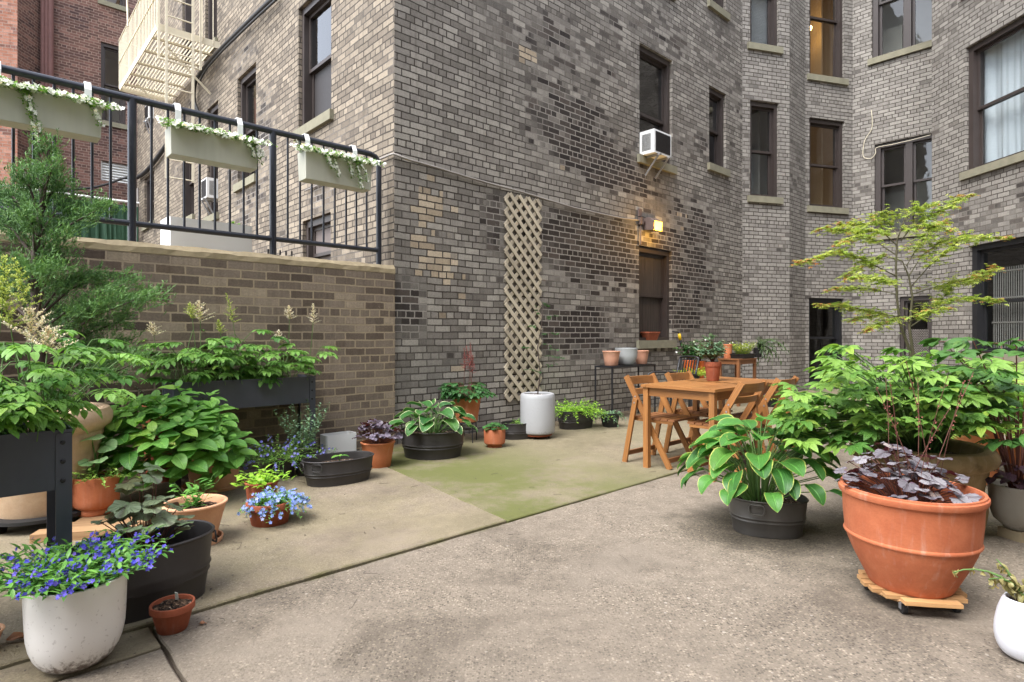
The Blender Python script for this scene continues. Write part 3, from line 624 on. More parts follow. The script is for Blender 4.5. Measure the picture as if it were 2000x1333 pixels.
M_['label'] = flat_mat('white_plant_label', hexc('d5d5cf'), .5, .1)
M_['dryleaf'] = leaf_mat('dry_brown_leaf', hexc('8a5a38'), hexc('a06b42'), trans=.1)
def soil_mat():
    t = NT('potting_soil'); p = t.pos(); v = t.n('TexVoronoi'); t.l(p, v.inputs['Vector']); v.inputs['Scale'].default_value = 110
    s = t.n('SeparateXYZ'); t.l(v.outputs['Color'], s.inputs[0])
    c = t.ramp(s.outputs[0], [(0, hexc('1f1814')), (.45, hexc('3a2d25')), (.8, hexc('5c4839')), (.94, hexc('7d6450')), (1, hexc('b5a595'))])
    return t.fin(c, .95, t.bump(t.math('ADD', v.outputs['Distance'], t.noise(p, 60, 3)), .9, .008), Specular_IOR_Level=.2)
M_['soil'] = soil_mat()
RZ = math.atan2(dM.y, dM.x)

# ------------------------------------------------------------------ pots
def prof(style, R, rb, h):
    l = lambda a, b, t: a + (b - a) * t; zs = h * .84
    if style == 'classic':
        q = [(rb * .94, 0), (rb, .006), (l(rb, R * .9, .74 / .75), h * .72), (R * .905, h * .735), (R * .975, h * .745), (R, h * .765), (R * 1.0, h * .98), (R * .985, h), (R * .9, h), (R * .885, h * .97), (R * .87, zs)]; 
    elif style == 'smooth':
        q = [(rb * .93, 0), (rb, .008), (l(rb, R * .95, .5), h * .5), (R * .94, h * .9), (R * .97, h * .93), (R, h * .955), (R * .995, h * .985), (R * .97, h), (R * .9, h), (R * .87, h * .97), (R * .85, zs)]
    elif style == 'pedestal':
        q = [(rb * .97, 0), (rb, .004), (rb, h * .12), (rb * .95, h * .15), (R * .86, h * .2), (R * .97, h * .27), (R * .985, h * .4), (R, h * .97), (R * .985, h), (R * .925, h), (R * .915, h * .97), (R * .91, zs)]
    elif style == 'cyl':
        q = [(R * .86, 0), (R * .95, h * .03), (R * .985, h * .1), (R, h * .3), (R, h * .88), (R * .985, h * .95), (R * .94, h * .99), (R * .87, h), (R * .8, h * .98), (R * .78, h * .93), (R * .78, zs)]
    elif style == 'ubowl':
        q = [(rb * .3, 0), (rb * .8, .004), (rb, h * .035)] + [(rb + (R * .97 - rb) * math.sin(a * PI / 12), h * (.035 + .5 * (1 - math.cos(a * PI / 12)))) for a in range(1, 7)] + [(R * .985, h * .7), (R, h * .97), (R * .995, h * .995), (R * .95, h), (R * .93, h * .97), (R * .92, zs)]
    elif style == 'round':
        q = [(rb * .5, 0), (rb, h * .02)] + [(rb + (R * 1.52 - rb) * math.sin(a * PI / 14), h * (.02 + .40 * (1 - math.cos(a * PI / 14)))) for a in range(1, 8)] + [(R * 1.48, h * .55), (R * 1.35, h * .75), (R * 1.15, h * .92), (R * 1.0, h), (R * .93, h * .99), (R * .93, h * .95), (R * 1.05, zs)]
    elif style == 'bowl':
        q = [(rb * .7, 0), (rb, h * .03), (rb * 1.05, h * .06), (R * .82, h * .22), (R * .93, h * .42), (R * .97, h * .6), (R * .98, h * .92), (R, h * .96), (R * .99, h), (R * .9, h), (R * .88, h * .95), (R * .86, zs)]
    elif style == 'big':
        q = [(rb * .96, 0), (rb, h * .02), (rb * 1.04, h * .05), (l(rb, R * .9, .3), h * .15), (l(rb, R * .9, .62), h * .29), (l(rb, R * .9, .85), h * .41), (l(rb, R * .9, .96), h * .485), (l(rb, R * .9, 1.04), h * .494), (l(rb, R * .9, 1.06), h * .507), (l(rb, R * .9, 1.04), h * .52), (R * .902, h * .53), (R * .925, h * .68), (R * .938, h * .86), (R * .945, h * .88), (R * .95, h * .905), (R * .985, h * .92), (R, h * .95), (R * .995, h * .975), (R * .975, h * .985), (R * .97, h), (R * .93, h), (R * .91, h * .97), (R * .87, h * .9), (R * .83, h * .72)]
    elif style == 'urn':
        q = [(rb, 0), (rb * 1.03, h * .04), (rb * 1.1, h * .3), (R * .8, h * .52), (R * .84, h * .70), (R * .86, h * .72), (R * .86, h * .76), (R * .9, h * .785), (R * .97, h * .82), (R, h * .87), (R * .995, h * .93), (R * .95, h * .985), (R * .88, h), (R * .8, h * .985), (R * .76, h * .94), (R * .74, h * .86)]
    elif style == 'tub':
        q = [(rb * .97, 0), (rb, .004), (rb * 1.005, h * .12), (l(rb, R, .35), h * .36), (l(rb, R, .35) + .028, h * .4), (l(rb, R, .44), h * .44), (l(rb, R, .5) + .028, h * .5), (l(rb, R, .55), h * .55), (R * .975, h * .94), (R * 1.0, h * .955), (R * 1.012, h * .98), (R * .99, h), (R * .97, h * .985), (R * .955, h * .9), (l(rb, R, .5) * .97, h * .55)]
    return q
def soil(parent, r, z, sx=1., sy=1., seed=1, mound=.01, sq=2.):
    m = MB(); rr = random.Random(seed); n = 28; rings = 7; vs = [V((0, 0, z + mound))]
    for i in range(1, rings + 1):
        for k in range(n):
            a = 2 * PI * k / n; q = r * i / rings; ca, sa = math.cos(a), math.sin(a); e = 1 if sq == 2 else (abs(ca) ** sq + abs(sa) ** sq) ** (-1 / sq)
            vs.append(V((q * ca * sx * e, q * sa * sy * e, z + mound * (1 - (i / rings) ** 2) + rr.uniform(-.006, .006))))
    fs = [(0, 1 + k, 1 + (k + 1) % n) for k in range(n)] + [(1 + i * n + k, 1 + (i + 1) * n + k, 1 + (i + 1) * n + (k + 1) % n, 1 + i * n + (k + 1) % n) for i in range(rings - 1) for k in range(n)]
    m.add(vs, fs); return m.build('soil', M_['soil'], parent, smooth=True)
POTS = {}
def saucer(parent, r, mat):
    m = MB(); m.lathe([(r * .9, 0), (r, .004), (r * 1.06, .035), (r * 1.05, .04), (r * 1.0, .038), (r * .95, .012), (.001, .012)], 40); m.build('saucer', mat, parent, smooth=True, sharp=40)
def pot(key, name, label, px, pyb, wr, wb, yr, style, mat, group=None, sc_=False, z0=0., soilz=None, h=None, Y=None, hasoil=True, cat='pot', wob=.004, bevel=0):
    if Y is None:
        Yf = G(px, pyb, z0).y; rb = wb / 2 * Yf / F; Yc = Yf + rb; rb = wb / 2 * Yc / F; Yc = Yf + rb
    else: Yc = Y; rb = wb / 2 * Yc / F
    c = at(px, Yc); ct = Yc / math.hypot(c.x, Yc); rb *= ct; R = wr / 2 * Yc / F * ct; hh = h or H - (yr - YH) * Yc / F - z0
    o = thing(name, label, cat, (c.x, c.y, z0), R_.uniform(0, 6), group)
    zz = 0
    if sc_: saucer(o, rb * 1.28, mat); zz = .012; hh -= zz
    m = MB(); q = prof(style, R, rb, hh); zs = q[-1][1] if soilz is None else hh * soilz
    q = q[:-1] + [(q[-1][0], zs - .01), (.001, zs - .015)]
    m.lathe(q, 56, c=(0, 0, zz), wob=wob); m.build('vessel', mat, o, smooth=True, sharp=38)
    if hasoil: soil(o, q[-2][0] * .995, zz + zs, seed=hash(key) % 99 if False else len(POTS), mound=min(.02, R * .1))
    POTS[key] = (c.x, c.y, z0 + zz + zs + .005, R, z0 + hh + zz); return o
def handle(parent, x, y, z, ang, w=.075, mat=None):
    m = MB(); c, s_ = math.cos(ang), math.sin(ang); t = V((-s_, c, 0)); nn = V((c, s_, 0)); p = V((x, y, z)); q = []
    for a, b in ((-1, 0), (-1, -.6), (-.8, -1), (0, -1.08), (.8, -1), (1, -.6), (1, 0), (.8, .35), (-.8, .35), (-1, 0)): q.append(p + t * (a * w / 2) + nn * (.014 + .006 * abs(b)) + V((0, 0, b * w * .45)))
    m.tube(q, .0045, 6); m.boxv(p + nn * .006 + V((0, 0, w * .16)), t * w * .32, nn * .007, V((0, 0, .009))); m.build('handle', mat or M_['tub'], parent, smooth=True, sharp=50)
def tub(key, label, c, a, b, h, rz, mat='tub', soilz=.6, hand=((0, 1),), group=None, base=.86, sq=2.3):
    """oval zinc tub: half-length a, half-width b"""
    o = thing('zinc_tub', label, 'tub', (c[0], c[1], 0), rz, group); m = MB(); q = prof('tub', 1., base, h)
    q = [(r if r < 1.2 else 1, z) for r, z in q[:-1]]; k = q[-1][0]; zs = h * soilz; q += [(k - .03 * (1 - soilz) * 2, zs - .01), (.001, zs - .012)]
    m.lathe(q, 72, a, b, sq=sq); m.build('vessel', M_[mat], o, smooth=True, sharp=38); soil(o, k * .985 - .02, zs, a, b, len(POTS), .012, sq)
    for (hx, hy) in hand:
        r = .965; ang = math.atan2(hy, hx); handle(o, hx * a * r, hy * b * r, h * .84, ang, min(.085, b * .5), M_[mat])
    POTS[key] = (c[0], c[1], zs + .005, min(a, b), h); return o
ZT_ = 'oval zinc tubs'
# left cluster, from the front
pot('lob', 'glazed_pot', 'white glazed pot with mud splashed foot and deep blue flowers', 150, 1327, 207, 104, 1128, 'ubowl', M_['white_glaze'], soilz=.9)
o = pot('small', 'terracotta_pot', 'small red terracotta pot holding only soil and a white label', 337, 1245, 91, 62, 1177, 'classic', M_['terra_dark'], soilz=.86)
m = MB(); m.boxv(V((0, 0, 0)), V((.008, 0, 0)), V((0, .0008, 0)), V((0, 0, .035))); q = m.build('plant_label', M_['label'], o); _c = POTS['small']; _d = V((-.7, -.5, 0)).normalized() * (_c[3] * .8); q.matrix_parent_inverse = o.matrix_world.inverted(); q.location = (-.03, .02, _c[4] - .005); q.rotation_euler = (.25, .2, .6)
POT_T = V((-1.66, 2.60, 0))
tub('heutub', 'dark zinc tub next to the white glazed pot, with lobed dull green leaves', (-1.595, 2.56), .275, .185, .30, RZ + .12, soilz=.62, hand=((1, 0),), group=ZT_)
pot('peach', 'terracotta_pot', 'pale peach terracotta pot on a saucer behind the dark tub', 381, 1078, 132, 84, 980, 'smooth', M_['terra_peach'], sc_=True, soilz=.82)
bd = at(196, 3.52); m = MB()
for k in range(3): m.box(bd + V((.02 * k, -.11 + k * .112, .035)), .52 - .04 * k, .105, .05, .25)
tag(m.build('wooden_board', M_['oldboard'], bevel=.004), 'rough wooden board under a footed terracotta pot', 'board')
pot('ped', 'terracotta_pot', 'red terracotta pot with a footed base, standing on the wooden board', 188, 1013, 97, 73, 928, 'pedestal', M_['terra'], z0=.062, soilz=.9)
pot('hyd', 'terracotta_pot', 'terracotta pot on a saucer under the big hydrangea', 418, 966, 118, 92, 884, 'smooth', M_['terra_peach'], sc_=True)
pot('red', 'terracotta_pot', 'dark red terracotta pot half hidden behind the hydrangea', 316, 930, 86, 60, 786, 'smooth', M_['terra_dark'], Y=4.75)
pot('mint', 'terracotta_pot', 'dark terracotta pot of pale green leaves behind the light blue flowers', 511, 1002, 68, 52, 939, 'smooth', M_['terra_dark'])
pot('lob2', 'terracotta_pot', 'red rimmed terracotta pot overflowing with light blue flowers', 527, 1036, 94, 72, 978, 'classic', M_['terra_dark'])
pot('buck1', 'metal_bucket', 'dark metal bucket holding violet flowers under the far planter', 549, 940, 62, 50, 892, 'smooth', M_['tub'], cat='bucket', group='dark metal buckets')
pot('buck2', 'metal_bucket', 'empty looking dark metal bucket under the far planter leg', 597, 934, 46, 38, 872, 'smooth', M_['tub'], cat='bucket', group='dark metal buckets')
def boxpot(name, label, c, L, D, h, mat, rz, key, cat='planter', th=.012):
    o = thing(name, label, cat, (c[0], c[1], 0), rz); m = MB(); n = 4; 
    prf = [(1, 0), (1, h * .985), (.99, h), (1 - th * 2 / L, h), (1 - th * 2 / L, h * .8)]
    m.lathe(prf + [(.001, h * .8)], 48, L / 2 * .97, D / 2 * .97, sq=9); m.build('vessel', mat, o, smooth=True, sharp=30)
    soil(o, 1 - th * 2 / L, h * .82, L / 2 * .95, D / 2 * .93, 5, .005, 9); POTS[key] = (c[0], c[1], h * .82, D / 2, h); return o
p = MS.P(MS.u(661, .13), 0, .13); boxpot('plastic_planter', 'white oblong plastic planter against the garden wall', p, .33, .17, H - (847 - YH) * p.y / F, M_['whiteplastic'], RZ, 'whitebox')
cT = G(655, 955); cT = V((cT.x - .03, cT.y + .19, 0)); tub('seed', 'long dark zinc tub with one handle and a single small seedling', cT, .285, .175, .21, RZ - .1, soilz=.7, hand=((-1, 0), (-.75, -.66)), group=ZT_)
pot('heu1', 'terracotta_pot', 'orange terracotta pot of dark purple leaves beside the hosta', 738, 918, 69, 50, 862, 'smooth', M_['terra_orange'])
c = G(838, 902); tub('hosta', 'round dark zinc tub overflowing with white edged hosta leaves', V((c.x, c.y + .26, 0)), .315, .28, .265, RZ - .7, soilz=.8, hand=((-.9, -.45), (.9, .4)), group=ZT_, sq=2.)
# pot on a wire stand
Ys = 6.5; c = at(912, Ys); zs = H - (826 - YH) * (Ys - .1) / F
o = thing('plant_stand', 'black wire plant stand carrying an orange terracotta pot', 'plant stand', (c.x, c.y, 0), .3); m = MB()
for z in (zs - .006, zs - .1): m.tube([V((.115 * math.cos(a * PI / 12), .115 * math.sin(a * PI / 12), z)) for a in range(25)], .005, 6)
for k in range(2): a = k * PI / 2; m.tube([V((.115 * math.cos(a), .115 * math.sin(a), zs - .006)), V((-.115 * math.cos(a), -.115 * math.sin(a), zs - .006))], .005, 6)
m.build('top_ring', M_['blackmetal'], o, smooth=True)
for k in range(4):
    a = k * PI / 2 + .3; m = MB(); m.tube([V((.115 * math.cos(a), .115 * math.sin(a), zs)), V((.125 * math.cos(a), .125 * math.sin(a), 0))], .006, 6); m.build('leg', M_['blackmetal'], o)
pot('ast2', 'terracotta_pot', 'orange terracotta pot raised on the black wire stand', 912, 0, 57, 42, 780, 'smooth', M_['terra_orange'], Y=Ys, z0=zs, h=.27)
pot('ped2', 'terracotta_pot', 'small footed terracotta pot in front of the lattice', 966, 877, 42, 29, 838, 'pedestal', M_['terra'])
c = G(1013, 862); tub('tub3', 'small dark zinc tub between a footed pot and the white cylinder pot', V((c.x, c.y + .17, 0)), .205, .15, .19, RZ - .25, soilz=.8, group=ZT_)
Yc = 6.75; c = at(1050, Yc); o = thing('plant_caddy', 'low round brown caddy on castors under the white cylinder pot', 'plant caddy', (c.x, c.y, 0), .2); m = MB()
m.lathe([(.15, .035), (.165, .04), (.165, .055), (.15, .06)], 32); m.build('top', M_['terra_dark'], o, smooth=True, sharp=40)
for k in range(4):
    a = k * PI / 2 - .5; m = MB(); m.tube([V((.13 * math.cos(a) - .008, .13 * math.sin(a), .017)), V((.13 * math.cos(a) + .008, .13 * math.sin(a), .017))], .017, 10); m.build('castor', M_['rubber'], o)
pot('cyl', 'glazed_pot', 'tall white cylinder pot with a thin young maple before the lattice', 1050, 0, 68, 64, 768, 'cyl', M_['white_glaze_tall'], Y=Yc, z0=.06, soilz=.93)
c = G(1128, 841); tub('fern', 'dark zinc tub of bright lime foliage beside the white cylinder pot', V((c.x, c.y + .18, 0)), .27, .17, .235, RZ - .12, soilz=.8, group=ZT_, hand=((-.8, -.6),))
c = at(1191, 7.55); o = thing('plastic_pot', 'small square black plastic pot under the metal table with a trailing plant', 'pot', (c.x, c.y, 0), .35); m = MB(); h = .185
m.lathe([(.07, 0), (.075, .004), (.1, h * .86), (.108, h * .87), (.11, h), (.1, h), (.098, h * .85), (.001, h * .84)], 40, sq=7); m.build('vessel', M_['rubber'], o, smooth=True, sharp=30); soil(o, .096, h * .85, 1, 1, 3, .008, 6); POTS['sq'] = (c.x, c.y, h * .86, .1, h)

# ------------------------------------------------------------------ planter tables
def planter(label, corner, z, L=1.12, D=.36, hb=.235):
    c = corner - dM * (L / 2) + dF * (D / 2); o = thing('raised_planter', label, 'planter', (c.x, c.y, 0), RZ, 'blue black raised planters'); t = .003
    m = MB()
    for (x, y, sx, sy) in ((0, -D / 2, L, .006), (0, D / 2, L, .006), (-L / 2, 0, .006, D - .006), (L / 2, 0, .006, D - .006)): m.box((x, y, z - hb / 2), sx, sy, hb)
    m.box((0, 0, z - hb + .01), L - .01, D - .01, .006)
    for y in (-D / 2 - .004, D / 2 + .004): m.box((0, y, z - .006), L + .012, .012, .012)
    for x in (-L / 2 - .004, L / 2 + .004): m.box((x, 0, z - .006), .012, D - .004, .012)
    m.build('trough', M_['planter'], o, bevel=.002)
    for sx in (-1, 1):
        for sy in (-1, 1):
            m = MB(); x, y = sx * (L / 2 + .0055), sy * (D / 2 + .0055)
            m.box((x - sx * .024, y, (z - .014) / 2), .052, .005, z - .014); m.box((x, y - sy * .024, (z - .014) / 2), .005, .043, z - .014); lg = m.build('leg', M_['planter'], o, bevel=.001)
            for k in range(3):
                b = MB(); b.lathe([(.009, 0), (.009, .003), (.005, .006), (.001, .006)], 10); bo = b.build('bolt', M_['blackmetal'], lg); bo.rotation_euler = (PI / 2 if sy < 0 else -PI / 2, 0, 0); bo.location = (x - sx * .028, y + sy * .0025, z - .05 - k * .075)
    sm = MB(); nx, ny = 40, 10; rr = random.Random(4)
    vs = [V((-L / 2 + .006 + (L - .012) * i / nx, -D / 2 + .006 + (D - .012) * j / ny, z - .035 + rr.uniform(-.008, .008))) for j in range(ny + 1) for i in range(nx + 1)]
    sm.add(vs, [(j * (nx + 1) + i, j * (nx + 1) + i + 1, (j + 1) * (nx + 1) + i + 1, (j + 1) * (nx + 1) + i) for j in range(ny) for i in range(nx)]); sm.build('soil', M_['soil'], o, smooth=True)
    return c
PL1 = planter('blue black raised planter on legs nearest the camera, full of leafy astilbe', at(136, 2.34), H - (838 - YH) * 2.34 / F)
PL2 = planter('blue black raised planter on legs standing against the garden wall', at(614, 5.30), H - (735 - YH) * 5.30 / F)
# urns
o = pot('urn1', 'stone_urn', 'large pale stone urn with a rolled rim behind the near planter', 84, 0, 292, 185, 797, 'urn', M_['urn'], Y=3.68, z0=.1, cat='urn')
o2 = thing('plant_caddy', 'dark caddy on castors under the large pale urn', 'plant caddy', (POTS['urn1'][0], POTS['urn1'][1], 0), .1); m = MB(); m.lathe([(.26, .07), (.29, .075), (.29, .095), (.26, .1)], 32); m.build('top', M_['rubber'], o2, smooth=True, sharp=40)
for k in range(4):
    a = k * PI / 2 - .5; m = MB(); m.tube([V((.22 * math.cos(a) - .012, .22 * math.sin(a), .035)), V((.22 * math.cos(a) + .012, .22 * math.sin(a), .035))], .035, 12); m.build('castor', M_['rubber'], o2)
pot('urn2', 'stone_urn', 'large mossy stone urn with a thick rolled rim at the right', 1798, 0, 296, 230, 866, 'urn', M_['urn_dark'], Y=3.62, cat='urn')
# big terracotta on its caddy
Yb = 2.62; pot('big', 'terracotta_pot', 'huge orange terracotta pot of silver purple leaves on a slatted caddy', 1777, 0, 298, 172, 951, 'big', M_['terra_big'], Y=Yb, z0=.075, soilz=.74, wob=.003)
c = POTS['big']; o = thing('plant_caddy', 'slatted pale wood caddy on black castors under the huge terracotta pot', 'plant caddy', (c[0], c[1], 0), -.15)
for k in range(7):
    y = -.174 + k * .058; w = math.sqrt(max(.012, .196 ** 2 - y * y)) * 2; m = MB(); m.box((0, y, .066), w, .043, .016); m.build('slat', M_['caddywood'], o, bevel=.002)
m = MB(); m.tube([V((.17 * math.cos(a * PI / 16), .17 * math.sin(a * PI / 16), .052)) for a in range(33)], .007, 6); m.build('frame', M_['caddywood'], o)
for k in range(4):
    a = k * PI / 2 - PI / 4 + .2; x, y = .165 * math.cos(a), .165 * math.sin(a); m = MB()
    m.tube([V((x - .009, y, .023)), V((x + .009, y, .023))], .023, 14); cs = m.build('castor', M_['rubber'], o, smooth=True, sharp=40); m = MB(); m.box((x, y, .05), .03, .03, .006); m.box((x - .013, y, .035), .003, .02, .03); m.box((x + .013, y, .035), .003, .02, .03); m.build('fork', M_['steel'], cs)
c = G(1522, 1056); tub('hosta2', 'grey oval zinc tub hidden under a big yellow edged hosta', V((c.x, c.y + .165, 0)), .225, .17, .215, -.25, mat='tub_grey', soilz=.8, hand=((-.35, -.94),))
pot('bowl', 'glazed_pot', 'stone grey bowl pot at the right, on a small square block', 1988, 0, 124, 60, 947, 'bowl', M_['grey_glaze'], Y=3.42, z0=.055)
c = POTS['bowl']; m = MB(); m.box((c[0], c[1], .0275), .13, .13, .055, .2); tag(m.build('concrete_block', M_['coping'], bevel=.006), 'small square concrete block beneath the grey bowl pot', 'block')
pot('round', 'glazed_pot', 'squat round white pot with a withered plant', 2003, 1306, 86, 76, 1169, 'round', M_['white_smooth'], soilz=.9)
pot('corner', 'terracotta_pot', 'pale peach terracotta pot at the bottom left edge, mostly out of frame', -44, 1300, 112, 74, 1236, 'smooth', M_['terra_peach'])
pot('fernpot', 'terracotta_pot', 'terracotta pot of pale green fern behind the mossy urn', 1905, 0, 118, 84, 800, 'smooth', M_['terra_orange'], Y=4.75, h=.46)
pot('maple', 'plastic_pot', 'black pot of the Japanese maple behind the mossy urn', 1787, 0, 110, 84, 790, 'smooth', M_['rubber'], Y=5.25, h=.46)
pot('darkpot', 'plastic_pot', 'small black pot with dark purple leaves behind the folding chairs', 1484, 794, 24, 18, 776, 'smooth', M_['rubber'])
pot('limepot', 'plastic_pot', 'small black pot with lime leaves behind the folding chairs', 1508, 797, 24, 18, 778, 'smooth', M_['rubber'])

# ------------------------------------------------------------------ dining table and folding chairs
ZTB = .745; tl = at(1251, 5.22); TC = tl + dM * .71 + nM * .355
o = thing('dining_table', 'oblong slatted teak dining table with six legs', 'table', (TC.x, TC.y, 0), RZ); L, W = 1.42, .71
m = MB(); n = 7
for k in range(n): m.box((0, -W / 2 + .05 + (W - .1) * (k + .5) / n, ZTB - .011), L - .11, (W - .1) / n - .004, .02, rnd=R_.random())
for y in (-1, 1): m.box((0, y * (W / 2 - .026), ZTB - .012), L, .05, .024)
for x in (-1, 0.0, 1): m.box((x * (L / 2 - .027), 0, ZTB - .0125), .05, W - .105, .023)
m.build('tabletop', M_['teak'], o, bevel=.002)
m = MB()
for y in (-1, 1): m.box((0, y * (W / 2 - .045), ZTB - .062), L - .12, .02, .075)
for x in (-1, 1): m.box((x * (L / 2 - .045), 0, ZTB - .062), .02, W - .12, .075)
m.build('apron', M_['teak'], o, bevel=.002)
for x in (-1, .24, 1):
    for y in (-1, 1):
        m = MB(); m.box((x * (L / 2 - .04), y * (W / 2 - .04), (ZTB - .025) / 2), .048, .048, ZTB - .025); m.build('leg', M_['teak'], o, bevel=.003)
def chair(label):
    o = thing('folding_chair', label, 'chair', (0, 0, 0), 0, 'teak folding chairs'); hw = .205
    for sx in (-1, 1):
        m = MB(); x = sx * hw; f, b = V((x, .235, 0)), V((x, -.235, .80)); d = (b - f).normalized(); m.bar(f + d * .01, b, .022, .05, V((0, 1, 0)), rnd=R_.random()); fr = m.build('back_leg', M_['teak'], o, bevel=.003)
        m = MB(); x2 = sx * (hw + .024); m.bar(V((x2, -.235, .005)), V((x2, -.115, .60)), .02, .048, V((0, 1, 0))); lg = m.build('leg', M_['teak'], o, bevel=.003)
        for k, (yy, zz, par) in enumerate(((-.122, .565, lg), (-.105, .585, fr), (-.128, .62, fr))):
            b_ = MB(); xx = x2 + sx * .010 if par is lg else x + sx * .011; b_.tube([V((xx - sx * .002, yy, zz)), V((xx + sx * .003, yy, zz))], .0075, 10); b_.build('bolt', M_['steel'], par)
    m = MB(); m.bar(V((-hw - .02, -.222, .09)), V((hw + .02, -.222, .09)), .022, .04); m.build('stretcher', M_['teak_dark'], o, bevel=.002)
    m = MB(); m.bar(V((-hw, .195, .075)), V((hw, .195, .075)), .022, .04); m.build('stretcher', M_['teak_dark'], o, bevel=.002)
    for (z, hh) in ((.755, .075), (.655, .055)):
        m = MB(); n = 8; vs = []; y0 = .235 - .47 * z / .8 - .004
        for i in range(n + 1):
            x = -hw + .012 + (2 * hw - .024) * i / n; y = y0 - .03 * math.sin(PI * i / n)
            vs += [V((x, y - .009, z - hh / 2)), V((x, y + .009, z - hh / 2)), V((x, y + .009 - .012, z + hh / 2)), V((x, y - .009 - .012, z + hh / 2))]
        uv = [((k // 4) * .05, (k % 4) * .02) for k in range(len(vs))]
        m.add(vs, [(4 * i + k, 4 * i + (k + 1) % 4, 4 * i + 4 + (k + 1) % 4, 4 * i + 4 + k) for i in range(n) for k in range(4)] + [(0, 1, 2, 3), (4 * n + 3, 4 * n + 2, 4 * n + 1, 4 * n)], uv, R_.random()); m.build('back_slat', M_['teak'], o, bevel=.002)
    m = MB()
    for k in range(6): m.box((0, -.14 + k * .074, .431), hw * 2 - .03, .064, .016, rnd=R_.random())
    m.build('seat', M_['teak_dark'], o, bevel=.002)
    m = MB()
    for sx in (-1, 1): m.box((sx * (hw - .03), .045, .41), .022, .40, .026)
    m.build('seat_rail', M_['teak'], o, bevel=.002)
    return o
def cpos(a, b): q = tl + dM * a + nM * b; return (q.x, q.y, 0)
ch = chair('teak folding chair nearest the camera on the wall side of the table')
ch.location = cpos(.315, .0); ch.rotation_euler = (0, 0, RZ + PI)
dup(ch, cpos(.97, .01), RZ + PI + .02, 'teak folding chair tucked in on the wall side, behind the potted plant')
dup(ch, cpos(.325, .645), RZ - .02, 'teak folding chair behind the yellow edged hosta, its curved back towards the camera')
dup(ch, cpos(.945, .655), RZ + .03, 'teak folding chair half hidden by the leafy plant of the mossy urn')
q = at(1392, 5.75); 
pot('tablepot', 'terracotta_pot', 'double rimmed terracotta pot standing on the dining table', 1392, 0, 34, 24, 707, 'classic', M_['terra_dark'], Y=5.62, z0=ZTB)
# ------------------------------------------------------------------ metal table by the wall with three pots
fl = at(1196, 7.95); zt = H - (716 - YH) * 7.95 / F; L, D = 1.03, .31; c = fl + dM * (L / 2) + dF * (D / 2)
o = thing('metal_table', 'black metal side table against the wall with three pots on it', 'table', (c.x, c.y, 0), RZ); m = MB()
m.box((0, 0, zt - .012), L - .02, D - .02, .012)
for y in (-1, 1): m.box((0, y * (D / 2 - .009), zt - .012), L, .018, .024)
for x in (-1, 1): m.box((x * (L / 2 - .009), 0, zt - .0125), .018, D - .037, .023)
m.build('tabletop', M_['blackmetal'], o, bevel=.001)
for x in (-1, 1):
    for y in (-1, 1): m = MB(); m.box((x * (L / 2 - .01), y * (D / 2 - .01), (zt - .024) / 2), .018, .018, zt - .024); m.build('leg', M_['blackmetal'], o)
Ym = MS.P(MS.u(1222), 0).y
def onT(px): s_ = Seg(fl + dF * (D * .5), dM, nM); return s_.P(s_.u(px), 0).y
for key, name, lab, px, wr, wb, yr, mt, st in (('tp1', 'terracotta_pot', 'pinkish terracotta pot at the near end of the metal table', 1194, 36, 26, 686, 'terra_pink', 'smooth'), ('tp2', 'glazed_pot', 'pale grey glazed pot between two terracotta pots on the metal table', 1223, 45, 30, 680, 'blue_grey_glaze', 'bowl'), ('tp3', 'terracotta_pot', 'pinkish terracotta pot at the far end of the metal table', 1253, 30, 21, 685, 'terra_pink', 'smooth')):
    pot(key, name, lab, px, 0, wr, wb, yr, st, M_[mt], Y=onT(px), z0=zt, h=None, soilz=.7)
# wooden side table with seed tray
fl2 = at(1444, 9.65); zt2 = H - (702 - YH) * 9.65 / F; L, D = .64, .38; c = fl2 + dM * (L / 2) + dF * (D / 2)
o = thing('side_table', 'small brown wooden side table in the far corner with a seedling tray', 'table', (c.x, c.y, 0), RZ); m = MB()
for k in range(4): m.box((0, -D / 2 + D * (k + .5) / 4, zt2 - .01), L, D / 4 - .005, .02)
m.build('tabletop', M_['teak_dark'], o, bevel=.002); m = MB()
for y in (-1, 1): m.box((0, y * (D / 2 - .03), zt2 - .055), L - .06, .02, .07)
for x in (-1, 1): m.box((x * (L / 2 - .03), 0, zt2 - .055), .02, D - .1, .07)
m.build('apron', M_['teak_dark'], o)
for x in (-1, 1):
    for y in (-1, 1): m = MB(); m.box((x * (L / 2 - .03), y * (D / 2 - .03), (zt2 - .02) / 2), .045, .045, zt2 - .02); m.build('leg', M_['teak_dark'], o, bevel=.002)
def onT2(px, off): s_ = Seg(fl2 + dF * off, dM, nM); p = s_.P(s_.u(px), 0); return p
c = onT2(1450, .14); o = thing('seed_tray', 'black plastic seed tray of yellow green seedlings on the side table', 'seed tray', (c.x, c.y, zt2), RZ); m = MB(); m.lathe([(.92, 0), (1, .07), (1.05, .072), (1.05, .08), (.97, .08), (.93, .05), (.001, .05)], 40, .235, .13, sq=10); m.build('vessel', M_['rubber'], o, smooth=True, sharp=30); soil(o, .93, .052, .23, .127, 8, .004, 8); POTS['tray'] = (c.x, c.y, zt2 + .055, .13, .08)
c = onT2(1421, .3); pot('st1', 'terracotta_pot', 'orange terracotta pot at the back of the wooden side table', 1421, 0, 20, 15, 664, 'smooth', M_['terra_orange'], Y=c.y, z0=zt2, h=.24)
c = onT2(1484, .14); pot('st2', 'plastic_pot', 'black pot of dark hanging leaves on the end of the side table', 1480, 0, 20, 15, 672, 'smooth', M_['rubber'], Y=c.y, z0=zt2, h=.17)
